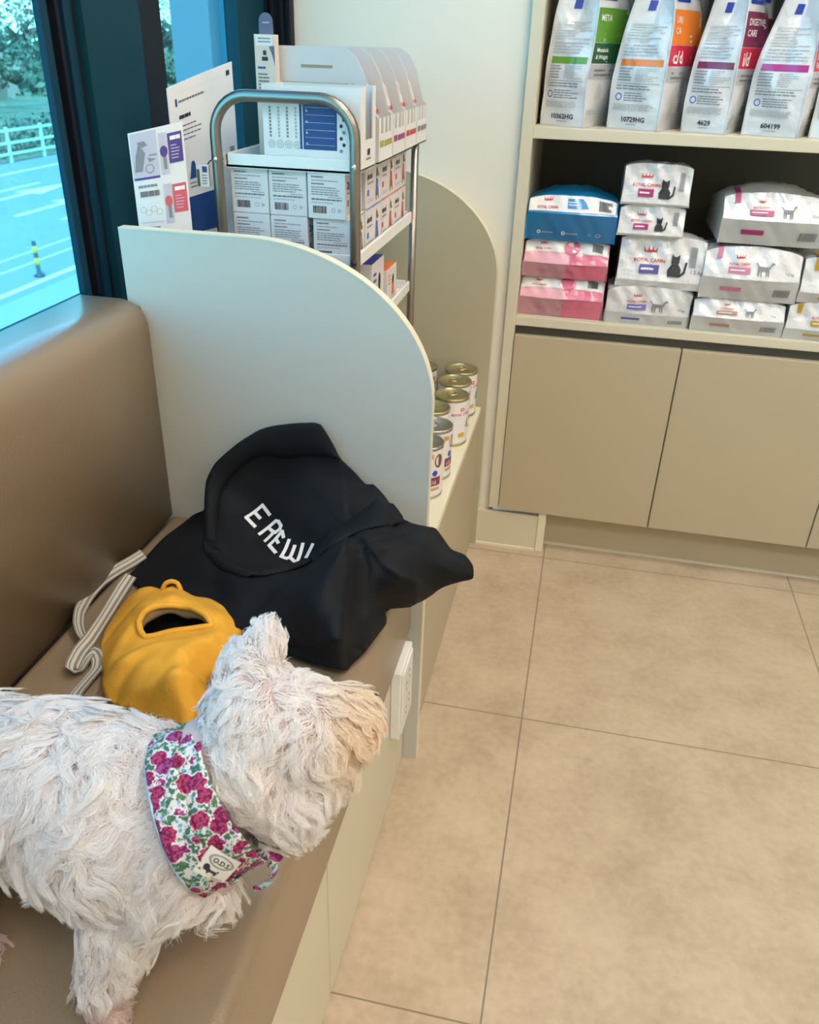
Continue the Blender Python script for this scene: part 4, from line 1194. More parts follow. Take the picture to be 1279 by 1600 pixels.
BLK_ = mat('black_canvas', (0.0035, 0.0042, 0.0062), 0.75, spec=0.25, sheen=0.0, bump=(900, 0.25))
TOTE_OUT = [(-0.5775, 0.8816, 0.456), (-0.5754, 0.9097, 0.458), (-0.5731, 0.9395, 0.462), (-0.5674, 0.991, 0.466), (-0.5463, 1.0339, 0.478), (-0.5239, 1.03, 0.4937), (-0.5215, 1.03, 0.5075), (-0.5195, 1.04, 0.5414), (-0.5082, 1.05, 0.5652), (-0.4717, 1.055, 0.5995), (-0.4376, 1.062, 0.6235), (-0.4137, 1.066, 0.6319), (-0.3747, 1.068, 0.6398), (-0.3454, 1.068, 0.6402), (-0.3303, 1.068, 0.6166), (-0.3154, 1.066, 0.5924), (-0.2909, 1.062, 0.5722), (-0.2737, 1.06, 0.5564), (-0.2625, 1.058, 0.559), (-0.2439, 1.05, 0.5475), (-0.2128, 1.035, 0.5203), (-0.1888, 1.02, 0.5237), (-0.1616, 1.01, 0.5271), (-0.1475, 1, 0.5202), (-0.1306, 0.985, 0.5106), (-0.111, 0.975, 0.5115), (-0.0972, 0.965, 0.502), (-0.0948, 0.955, 0.4877), (-0.1098, 0.95, 0.4831), (-0.1346, 0.94, 0.4748), (-0.158, 0.925, 0.4595), (-0.1728, 0.91, 0.4566), (-0.1974, 0.9, 0.4559), (-0.201, 0.8887, 0.458), (-0.1949, 0.8667, 0.457), (-0.1998, 0.8373, 0.457), (-0.2077, 0.8019, 0.457), (-0.2183, 0.7737, 0.457), (-0.2218, 0.7629, 0.457), (-0.255, 0.7645, 0.457), (-0.2817, 0.7704, 0.457), (-0.309, 0.7764, 0.457), (-0.3423, 0.7745, 0.457), (-0.3776, 0.7566, 0.457), (-0.4247, 0.7473, 0.457), (-0.4701, 0.7515, 0.457), (-0.5171, 0.7991, 0.457), (-0.5513, 0.8637, 0.456) ]
TOTE_IN = [(-0.5258, 0.9044, 0.475), (-0.5014, 0.9394, 0.49), (-0.424, 0.8502, 0.485), (-0.4827, 0.8544, 0.472), (-0.4949, 1.02, 0.5111), (-0.4968, 1.045, 0.5529), (-0.4551, 0.9265, 0.505), (-0.4064, 0.8669, 0.508), (-0.367, 0.8474, 0.51), (-0.3355, 0.8587, 0.515), (-0.4601, 1.035, 0.5081), (-0.4443, 1.055, 0.5551), (-0.395, 1.06, 0.5592), (-0.344, 1.058, 0.5671), (-0.393, 1.02, 0.515), (-0.4181, 0.975, 0.4819), (-0.3651, 0.965, 0.4853), (-0.3322, 0.985, 0.5111), (-0.3134, 1.02, 0.5374), (-0.2843, 1.02, 0.5416), (-0.3245, 0.93, 0.492), (-0.2929, 0.95, 0.5165), (-0.2599, 0.965, 0.5338), (-0.2281, 0.985, 0.5428), (-0.1992, 0.98, 0.5344), (-0.2555, 1.02, 0.5351), (-0.3397, 0.82, 0.5), (-0.3073, 0.8282, 0.52), (-0.273, 0.8288, 0.545), (-0.2533, 0.8477, 0.565), (-0.2435, 0.8576, 0.57), (-0.2348, 0.8717, 0.558), (-0.222, 0.888, 0.555), (-0.3151, 0.7981, 0.49), (-0.2769, 0.7868, 0.515), (-0.2443, 0.7876, 0.53), (-0.2384, 0.8095, 0.535), (-0.2264, 0.761, 0.505), (-0.2303, 0.789, 0.522), (-0.2284, 0.8172, 0.512), (-0.2206, 0.7886, 0.485), (-0.286, 0.7852, 0.475), (-0.2549, 0.7669, 0.492), (-0.3548, 0.7878, 0.475), (-0.356, 0.8157, 0.49), (-0.2185, 0.8583, 0.535), (-0.204, 0.8851, 0.54), (-0.1905, 0.8658, 0.515), (-0.2108, 0.8458, 0.495), (-0.2025, 0.8473, 0.475), (-0.1768, 0.9163, 0.545), (-0.1636, 0.9364, 0.545), (-0.1447, 0.9328, 0.53), (-0.1631, 0.8958, 0.52), (-0.1259, 0.929, 0.515), (-0.1601, 0.884, 0.503), (-0.1968, 0.9277, 0.545) ]
RIM_O = [(-0.3148, 1.064, 0.5934), (-0.3435, 1.062, 0.643), (-0.3726, 1.062, 0.6425), (-0.4114, 1.06, 0.6347), (-0.4351, 1.056, 0.6264), (-0.4672, 1.045, 0.6045), (-0.501, 1.035, 0.5733), (-0.5105, 1.022, 0.5516), (-0.5063, 1, 0.5257), (-0.4954, 0.975, 0.4919), (-0.4732, 0.95, 0.4717), (-0.4411, 0.93, 0.4597), (-0.401, 0.915, 0.4608), (-0.3674, 0.915, 0.4665), (-0.341, 0.922, 0.4783), (-0.3167, 0.935, 0.4955) ]
RIM_I = [(-0.3174, 1.066, 0.59), (-0.349, 1.066, 0.5891), (-0.3752, 1.064, 0.5866), (-0.4018, 1.062, 0.5809), (-0.4322, 1.06, 0.5843), (-0.4562, 1.05, 0.5752), (-0.4817, 1.04, 0.5487), (-0.4921, 1.028, 0.5239), (-0.4891, 1.008, 0.5074), (-0.4758, 0.982, 0.4854), (-0.4541, 0.957, 0.4738), (-0.4268, 0.937, 0.4664), (-0.3985, 0.922, 0.4676), (-0.3709, 0.92, 0.4713), (-0.347, 0.926, 0.4812), (-0.3222, 0.938, 0.498) ]
BAND2_O = [(-0.3187, 0.925, 0.5045), (-0.2972, 0.95, 0.5315), (-0.2765, 0.975, 0.5443), (-0.2553, 1, 0.5565), (-0.2425, 1.012, 0.5644), (-0.2227, 1.008, 0.5569), (-0.2027, 0.995, 0.541) ]
BAND2_I = [(-0.3099, 0.92, 0.5007), (-0.2853, 0.94, 0.5154), (-0.2618, 0.955, 0.531), (-0.2324, 0.965, 0.54), (-0.212, 0.975, 0.5436), (-0.2051, 0.985, 0.5431), (-0.2006, 0.994, 0.5398) ]
t = thing('tote_bag', 'crumpled black canvas tote bag with white lettering slumped against the divider', 'bag', (0, 0, 0))
TR_ = Relief((-0.38, 0.93, 0.50), (0.15, -0.72, 0.68), TOTE_OUT + TOTE_IN, 2e-6)
def cr_(u, v):
    # soft wrinkles running out from the pinch near the fold
    a = math.atan2(v + 0.01, u - 0.12); r = math.hypot(u - 0.12, v + 0.01)
    return 0.0035 * math.sin(a * 9 + 1.3) * min(1, r * 7) * math.exp(-r * 5) + 0.0012 * math.sin(u * 70 + v * 45) * math.sin(v * 60)
CREASES = [([(0.1172, -0.0156), (0.122, -0.0486), (0.1183, -0.0891), (0.1186, -0.133)], -1, 0.016, 0.07), ([(0.1186, -0.1337), (0.0891, -0.1345), (0.0373, -0.1284), (0.0039, -0.1201)], -1, 0.013, 0.05), ([(0.1404, -0.0118), (0.1488, -0.0353), (0.1429, -0.1007)], 1, 0.01, 0.04), ([(0.1479, -0.0136), (0.1634, -0.0322), (0.1845, -0.0487), (0.2195, -0.0513)], 1, 0.012, 0.05), ([(0.1559, -0.0094), (0.196, 0.0127), (0.2309, 0.0406)], -1, 0.01, 0.03), ([(-0.0086, -0.1164), (0.0339, -0.0709), (0.0804, -0.0314), (0.1183, -0.0117)], -1, 0.012, 0.06), ([(0.1183, -0.0117), (0.1268, 0.0154), (0.1691, 0.04)], 1, 0.008, 0.05)]
def fold_height(u, v):
    # sharp folds: cloth stands up on one side of the line and falls away gently
    t_ = cr_(u, v)
    for pts, sg, A_h, L_f in CREASES:
        best = None
        for (x0, y0), (x1, y1) in zip(pts[:-1], pts[1:]):
            dx, dy = x1 - x0, y1 - y0; q = ((u - x0) * dx + (v - y0) * dy) / (dx * dx + dy * dy)
            qc = min(1.0, max(0.0, q)); ex, ey = u - x0 - dx * qc, v - y0 - dy * qc
            d = math.hypot(ex, ey)
            if best is None or d < best[0]: best = (d, dx * (v - y0) - dy * (u - x0))
        d, sd = best
        t_ += A_h * (math.exp(-d / L_f) if sd * sg >= 0 else math.exp(-d / 0.004))
    return t_
TR_.extra = fold_height
cloth_patch(TR_, TOTE_OUT, BLK_, 0.0042, zmin=0.4555).build('bag_body', t, solid=0.003)
def above(L, gap):
    o_ = []
    for p in L:
        u, v, h = TR_.uvh(p); o_.append(TR_.P(u, v, gap) if TR_.h(u, v) + TR_.extra(u, v) + gap > h else p)
    return o_
dn = lambda L: [(a, b, c - .011 * min(1.0, max(0.0, (i - 6) / 3))) for i, (a, b, c) in enumerate(L)]
RIM_O = above(dn(RIM_O), 0.003); RIM_I = above(dn(RIM_I), 0.005); BAND2_O = above(BAND2_O, 0.005); BAND2_I = above(BAND2_I, 0.007)
band_between(RIM_O, RIM_I, BLK_, 0.004, 0.007).build('rim_hem', t)
band_between(BAND2_O, BAND2_I, BLK_, 0.004, 0.007).build('rim_hem', t)
LET = mat('white_screen_print', (0.72, 0.68, 0.65), 0.7)
LETTERS = [[(-0.0136, 0.0699), (-0.0269, 0.0865), (-0.0495, 0.0664), (-0.0342, 0.0513)],
  [(-0.039, 0.0766), (-0.0285, 0.0654)],
  [(-0.0257, 0.0387), (-0.0027, 0.0591), (0.002, 0.0575), (0.0064, 0.0507), (0.0051, 0.0454), (-0.0011, 0.0403), (-0.0063, 0.0429), (-0.0106, 0.0466)],
  [(-0.0038, 0.0404), (-0.0152, 0.0265)],
  [(0.0126, 0.0314), (0.0093, 0.0417), (-0.007, 0.0184), (0.006, 0.004)],
  [(0.0016, 0.0285), (0.0059, 0.0221)],
  [(0.0218, 0.0264), (0.016, -0.0034), (0.0247, -0.007), (0.0278, -0.0038), (0.0379, -0.0131), (0.0403, -0.0113), (0.0435, 0.0189)],
  [(0.0316, 0.0161), (0.0288, -0.0023)],
  [(0.0587, 0.0163), (0.0517, -0.0044)]]
lt = MB()
def offs_strip(pts, hw):
    pts = [p for p in pts if p]
    for (a, b_) in zip(pts[:-1], pts[1:]):
        a = Vector(a); b_ = Vector(b_); T = (b_ - a).normalized(); N_ = Vector((-T.y, T.x)) * hw
        a = a - T * hw * .6; b_ = b_ + T * hw * .6
        k = 5; vs = []
        for i in range(k + 1):
            c = a + (b_ - a) * i / k
            vs += [TR_.P(*(c - N_), 0.0016), TR_.P(*(c + N_), 0.0016)]
        lt.add(vs, [[2 * i, 2 * i + 1, 2 * i + 3, 2 * i + 2] for i in range(k)], LET)
for st in LETTERS: offs_strip(st, 0.0026)
lt.build('lettering', t)

# ------------------------------------------------------------------ yellow dog coat
YELM = mat('mustard_cotton', (0.68, 0.33, 0.035), 0.8, spec=0.2, noise=(28, 0.10), bump=(260, 0.3))
LINM = mat('tan_lining', (0.30, 0.19, 0.08), 0.9)
VEST_OUT = [(-0.5299, 0.7234, 0.457), (-0.5446, 0.768, 0.458), (-0.5484, 0.8016, 0.46), (-0.5455, 0.8268, 0.466), (-0.5302, 0.8332, 0.478), (-0.5119, 0.8337, 0.485), (-0.493, 0.8294, 0.486), (-0.4818, 0.8355, 0.49), (-0.4686, 0.8327, 0.489), (-0.4462, 0.8233, 0.488), (-0.4236, 0.8246, 0.486), (-0.4032, 0.8179, 0.482), (-0.3769, 0.8043, 0.476), (-0.351, 0.79, 0.468), (-0.3469, 0.7695, 0.46), (-0.3495, 0.7396, 0.458), (-0.3679, 0.724, 0.457), (-0.3738, 0.7034, 0.457), (-0.3644, 0.6804, 0.457), (-0.3617, 0.6547, 0.457), (-0.3618, 0.6295, 0.457), (-0.3841, 0.6281, 0.457), (-0.4218, 0.6335, 0.457), (-0.4564, 0.6389, 0.457), (-0.4819, 0.6513, 0.457), (-0.5024, 0.6844, 0.457) ]
VEST_HOLE = [(-0.4805, 0.745, 0.496), (-0.4756, 0.7514, 0.506), (-0.4668, 0.7661, 0.506), (-0.4487, 0.7749, 0.506), (-0.4241, 0.7756, 0.506), (-0.4011, 0.7663, 0.506), (-0.391, 0.7584, 0.496), (-0.4058, 0.752, 0.496), (-0.4192, 0.7447, 0.496), (-0.4374, 0.7335, 0.496), (-0.4508, 0.7237, 0.496), (-0.4593, 0.719, 0.496), (-0.4711, 0.7289, 0.496) ]
VEST_IN = [(-0.4987, 0.7313, 0.485), (-0.4996, 0.7593, 0.494), (-0.4902, 0.7771, 0.503), (-0.4573, 0.7912, 0.507), (-0.4223, 0.7902, 0.504), (-0.3865, 0.7757, 0.498), (-0.3659, 0.7557, 0.492), (-0.4679, 0.692, 0.492), (-0.4376, 0.6991, 0.502), (-0.4074, 0.7051, 0.508), (-0.3841, 0.7237, 0.503), (-0.4781, 0.6779, 0.482), (-0.4649, 0.6516, 0.473), (-0.4336, 0.6591, 0.497), (-0.4317, 0.6429, 0.478), (-0.4036, 0.6646, 0.508), (-0.3824, 0.6852, 0.505), (-0.401, 0.6398, 0.492), (-0.3724, 0.6454, 0.498), (-0.3701, 0.672, 0.49), (-0.3762, 0.633, 0.48), (-0.3653, 0.6412, 0.475), (-0.3685, 0.7221, 0.488), (-0.3613, 0.7622, 0.478), (-0.4003, 0.6329, 0.47) ]
t = thing('dog_coat', 'mustard yellow quilted dog coat lying between the white dog and the black tote', 'dog coat', (0, 0, 0))
VR = Relief((-0.43, 0.76, 0.47), (0.10, -0.45, 0.88), VEST_OUT + VEST_IN + VEST_HOLE, 1e-6)
def cv_(u, v):
    w_ = 0.0
    for (cx, cy, ang, ln, am, wd) in ((-.03, -.04, .5, .09, .0050, .009), (.03, -.05, .8, .08, -.0045, .008), (-.07, -.02, 1.2, .08, .004, .010), (.055, -.01, 1.35, .05, -.005, .006),
                                      (.0, -.09, .3, .06, .005, .008), (-.05, -.08, 1.0, .05, -.004, .007), (.05, -.07, 1.7, .05, .004, .008), (-.08, .03, .9, .05, -.003, .006), (.06, .04, -.5, .05, .004, .006), (.02, -.02, 0.1, .07, -.003, .005)):
        du, dv = u - cx, v - cy; a = du * math.cos(ang) + dv * math.sin(ang); c = -du * math.sin(ang) + dv * math.cos(ang) + 0.25 * a * a / .1
        w_ += am * math.exp(-(c / wd) ** 2) * math.exp(-(a / ln) ** 2)
    return 1.35 * w_ + 0.0012 * math.sin(u * 120 + v * 80) * math.sin(v * 140 - u * 50)
VR.extra = cv_
vp = cloth_patch(VR, VEST_OUT, YELM, 0.0045, hole=VEST_HOLE, zmin=0.4565)
vp.build('coat_shell', t, solid=0.003)
# rolled binding round the arm hole, lining drooping inside it
rim = resample([VR.uvh(p)[:2] for p in VEST_HOLE], 0.006)
rb = MB(); rb.tube([VR.P(a, b_, 0.0005) for a, b_ in rim], 0.0042, YELM, 10, closed=True, caps=False)
cx_ = sum(a for a, b_ in rim) / len(rim); cy_ = sum(b_ for a, b_ in rim) / len(rim)
rb.build('arm_hole_binding', t)
ln_ = MB(); vs = []; N = len(rim)
for k, (s_, dz) in enumerate(((1.0, -.002), (1.02, -.006), (1.01, -.010), (.99, -.014))):
    for i, (a, b_) in enumerate(rim):
        p = VR.P(cx_ + (a - cx_) * s_, cy_ + (b_ - cy_) * s_); vs.append((p[0], p[1], max(p[2] + dz - (0.003 * math.sin(i * .9) if k else 0), 0.4565 + .002)))
ln_.add(vs, [[k * N + i, k * N + (i + 1) % N, (k + 1) * N + (i + 1) % N, (k + 1) * N + i] for k in range(3) for i in range(N)], LINM, True)
ln_.build('lining', t, solid=0.0015)
# little hanging loop at the neck
lp = [(-0.4935, 0.829, .486), (-0.489, 0.8325, .4905), (-0.4817, 0.8356, .493), (-0.4731, 0.8345, .492), (-0.4665, 0.830, .487)]
MB().tube(resample([(a, b_, c + .004 * (1 if 0 < i < 4 else 0)) for i, (a, b_, c) in enumerate(lp)], .004, False), 0.0032, YELM, 8).build('hanging_loop', t)

# ------------------------------------------------------------------ striped strap
STRAP_A = [(-0.576, 0.9304, 0.466), (-0.5856, 0.9114, 0.463), (-0.5985, 0.8885, 0.46), (-0.6052, 0.86, 0.46), (-0.6034, 0.8253, 0.46), (-0.5945, 0.7884, 0.461), (-0.5811, 0.7631, 0.461), (-0.5658, 0.7448, 0.46), (-0.5529, 0.736, 0.458) ]
STRAP_B = [(-0.5628, 0.8689, 0.47), (-0.5626, 0.8427, 0.466), (-0.5591, 0.805, 0.463), (-0.5533, 0.7674, 0.463), (-0.5466, 0.7337, 0.466), (-0.5437, 0.706, 0.468), (-0.5397, 0.6846, 0.466), (-0.5376, 0.678, 0.46), (-0.5347, 0.6847, 0.457), (-0.5378, 0.7074, 0.458), (-0.5344, 0.7197, 0.459), (-0.5214, 0.709, 0.458), (-0.5144, 0.6935, 0.457), (-0.5143, 0.6731, 0.457), (-0.5147, 0.6488, 0.457), (-0.5104, 0.631, 0.457) ]
SG = mat('strap_grey', (0.20, 0.17, 0.14), 0.9, bump=(700, 0.5)); SWH = mat('strap_white', (0.47, 0.44, 0.38), 0.9, bump=(700, 0.5))
t = thing('harness_strap', 'grey and white striped webbing strap looped on the seat left of the coat', 'strap', (0, 0, 0))
def flatw(hw, tilt):
    def g_(i, s_, T):
        a = T.cross(Vector((0, 0, 1))).normalized()
        return (a * math.cos(tilt(s_)) + Vector((0, 0, 1)) * math.sin(tilt(s_))) * hw
    return g_
def lifted(path, hw, tilt):
    P_ = resample(path, 0.004, False); n_ = len(P_)
    return [(a, b_, max(c, 0.4530 + hw * abs(math.sin(tilt(i / (n_ - 1)))) + .0008)) for i, (a, b_, c) in enumerate(P_)]
STR = [SG, SWH, SG, SG, SWH, SWH, SG, SWH, SG]
tA = lambda s_: 0.5 + 0.45 * math.sin(s_ * 3.0); tB = lambda s_: 0.35 + 0.6 * math.sin(s_ * 5.5)
ribbon(lifted(STRAP_A, .0085, tA), flatw(.0085, tA), SG, stripes=STR, n=9).build('strap_band', t)
ribbon(lifted(STRAP_B, .0085, tB), flatw(.0085, tB), SG, stripes=STR, n=9).build('strap_band', t)
# ================================================================== the white dog
BONES = [  # (name, a, ra, b, rb, fur length, lift, flow)   body capsules in metres
    ('torso', (-.520, .412, .592), .044, (-.450, .412, .608), .049, .028, .30, (-.45, -.10, -1.0)),
    ('torso', (-.450, .412, .608), .049, (-.370, .407, .606), .061, .038, .30, (-.35, -.10, -1.0)),
    ('torso', (-.370, .407, .606), .061, (-.300, .402, .598), .069, .038, .30, (-.10, -.15, -1.0)),
    ('torso', (-.300, .402, .598), .069, (-.256, .402, .600), .057, .032, .35, (.15, -.15, -1.0)),
    ('chest', (-.262, .388, .578), .050, (-.235, .392, .570), .036, .030, .40, (.35, -.15, -1.0)),
    ('neck', (-.252, .407, .618), .047, (-.205, .435, .650), .044, .026, .35, (-.25, -.20, -1.0)),
    ('cheek', (-.205, .428, .630), .040, (-.182, .432, .622), .036, .026, .42, (.10, -.45, -1.0)),
    ('skull', (-.200, .448, .668), .043, (-.175, .455, .662), .040, .022, .45, (-.2, -.5, -.6)),
    ('muzzle', (-.175, .458, .655), .037, (-.150, .474, .654), .030, .020, .55, (.55, -.2, -.9)),
    ('muzzle', (-.150, .474, .654), .028, (-.141, .488, .650), .022, .017, .6, (.7, -.1, -.7)),
    ('beard', (-.165, .440, .632), .022, (-.150, .452, .630), .018, .024, .5, (.25, -.3, -1.0)),
    ('ear', (-.214, .464, .692), .024, (-.209, .484, .708), .017, .022, .45, (-.15, .35, 1.0)),
    ('ear', (-.209, .484, .706), .016, (-.208, .499, .720), .007, .016, .35, (0, .6, 1.0)),
    ('ear', (-.188, .482, .672), .016, (-.180, .515, .650), .010, .018, .40, (.2, .8, -.6)),
    ('leg', (-.275, .378, .572), .036, (-.285, .355, .530), .027, .024, .45, (-.10, -.30, -1.0)),
    ('leg', (-.285, .355, .530), .025, (-.295, .330, .487), .016, .020, .45, (-.15, -.30, -1.0)),
    ('foot', (-.295, .330, .487), .013, (-.291, .322, .468), .0125, .014, .35, (.1, -.4, -1.0)),
    ('leg', (-.275, .430, .572), .034, (-.265, .445, .520), .022, .020, .4, (0, .2, -1.0)),
    ('foot', (-.265, .445, .520), .018, (-.258, .450, .468), .0135, .012, .3, (0, .2, -1.0)),
    ('leg', (-.470, .378, .560), .045, (-.448, .350, .520), .030, .022, .4, (-.1, -.3, -1.0)),
    ('leg', (-.448, .350, .520), .024, (-.455, .352, .492), .015, .016, .4, (-.2, -.2, -1.0)),
    ('foot', (-.455, .352, .492), .013, (-.432, .349, .467), .012, .013, .35, (.3, -.2, -1.0)),
    ('leg', (-.470, .432, .560), .045, (-.448, .455, .520), .030, .022, .4, (-.1, .3, -1.0)),
    ('leg', (-.448, .455, .520), .024, (-.480, .455, .492), .015, .016, .4, (-.2, .2, -1.0)),
    ('foot', (-.480, .455, .492), .014, (-.440, .458, .467), .013, .010, .25, (.3, .2, -1.0)),
    ('tail', (-.560, .405, .595), .014, (-.580, .405, .640), .011, .030, .5, (-.4, 0, .3)),
    ('tail', (-.580, .405, .640), .011, (-.560, .408, .675), .007, .030, .5, (.4, 0, .3)),
]
FEET = [(-.289, .318, .4645), (-.256, .448, .4645), (-.421, .348, .4645), (-.432, .459, .4645)]
def dog_shell():
    b = bmesh.new()
    def ball(p, r, s=(1, 1, 1)):
        bmesh.ops.create_icosphere(b, subdivisions=3, radius=1.0, matrix=Matrix.Translation(p) @ Matrix.Diagonal((r * s[0], r * s[1], r * s[2], 1)))
    for n_, a, ra, c, rc, *_ in BONES:
        a = Vector(a); c = Vector(c); L = (c - a).length
        k = max(2, int(L / (min(ra, rc) * .35)))
        for i in range(k + 1): ball(a.lerp(c, i / k), ra + (rc - ra) * i / k)
    for f_ in FEET:
        f_ = Vector(f_)
        for j in (-1.5, -.5, .5, 1.5):      # four toes
            ball(f_ + Vector((.006 - abs(j) * .0015 , j * .0062 if f_.x > -.4 else j * .0060, -.003)) + Vector((.004, -.004, 0)), .0072)
    me = bpy.data.meshes.new('tmp'); b.to_mesh(me); b.free()
    o = bpy.data.objects.new('tmp', me); COL.objects.link(o)
    rm_ = o.modifiers.new('r', 'REMESH'); rm_.mode = 'VOXEL'; rm_.voxel_size = 0.0042
    sm_ = o.modifiers.new('s', 'SMOOTH'); sm_.iterations = 6; sm_.factor = .5
    bpy.context.view_layer.update()
    ev = o.evaluated_get(bpy.context.evaluated_depsgraph_get())
    m2 = bpy.data.meshes.new_from_object(ev)
    bpy.data.objects.remove(o)
    return m2
SKIN = mat('pinkish_coat_base', (0.50, 0.38, 0.36), 0.9, spec=0.1)
dm = dog_shell(); dm.name = 'dog'
V = np.zeros(len(dm.vertices) * 3); dm.vertices.foreach_get('co', V); V = V.reshape(-1, 3)
V[:, 2] = np.maximum(V[:, 2], 0.4535); dm.vertices.foreach_set('co', V.ravel()); dm.update()
dm.materials.clear(); dm.materials.append(SKIN)
for p in dm.polygons: p.use_smooth = True
dog = bpy.data.objects.new('dog', dm); COL.objects.link(dog)
tag(dog, 'small shaggy white dog standing on the bench with its head turned away', 'dog')
# eyes and nose
HF = Vector((.62, .76, -.12)).normalized()
NOSEM = mat('dog_nose', (0.015, 0.012, 0.012), 0.3); EYEM = mat('dog_eye', (0.02, 0.01, 0.006), 0.06, coat=1.0)
def blob(name, p, r, m_, s=(1, 1, 1)):
    b = bmesh.new(); bmesh.ops.create_uvsphere(b, u_segments=20, v_segments=14, radius=1, matrix=Matrix.Translation(p) @ Matrix.Diagonal((r * s[0], r * s[1], r * s[2], 1)))
    mb = MB(); mb.bm(b, m_, True); b.free(); return mb.build(name, dog)
blob('nose', Vector((-.1290, .5135, .648)), .0095, NOSEM, (1, 1, .8))
blob('eye', Vector((-.1570, .5000, .668)), .0065, EYEM); blob('eye', Vector((-.178, .499, .655)), .0065, EYEM)
mth_ = MB(); mth_.tube([(-.120, .497, .634), (-.125, .506, .632), (-.133, .511, .634), (-.143, .508, .632), (-.152, .502, .634)], .0016, NOSEM, 6); mth_.build('mouth', dog)

# ---------------------------------------------------------------- collar frame (shared by fur and scarf)
CA = Vector((-.2235, .4090, .6215)); CD = Vector((.080, .034, .036)).normalized()
CU = (Vector((0, 0, 1)) - CD * CD.z).normalized(); CS = CD.cross(CU)     # CS points to the viewer's side
if CS.y > 0: CS = -CS
def col_r(s): return .0565 - .10 * s
def col_pt(a, s, off=0.0):
    """a = angle from the top of the neck over the near side; s along the neck"""
    r = col_r(s) + off
    return tuple(CA + CD * s + CU * (math.cos(a) * r) + CS * (math.sin(a) * r))
def col_lim(a):
    # edges of the scarf along the neck: wide on the near side, narrow behind
    d = math.degrees(a)
    w = .020 + .0055 * math.exp(-((d - 95) / 50) ** 2) - .008 * math.exp(-((d - 178) / 26) ** 2)
    c = -.003 + .004 * math.sin(math.radians(d))
    return c - w, c + w

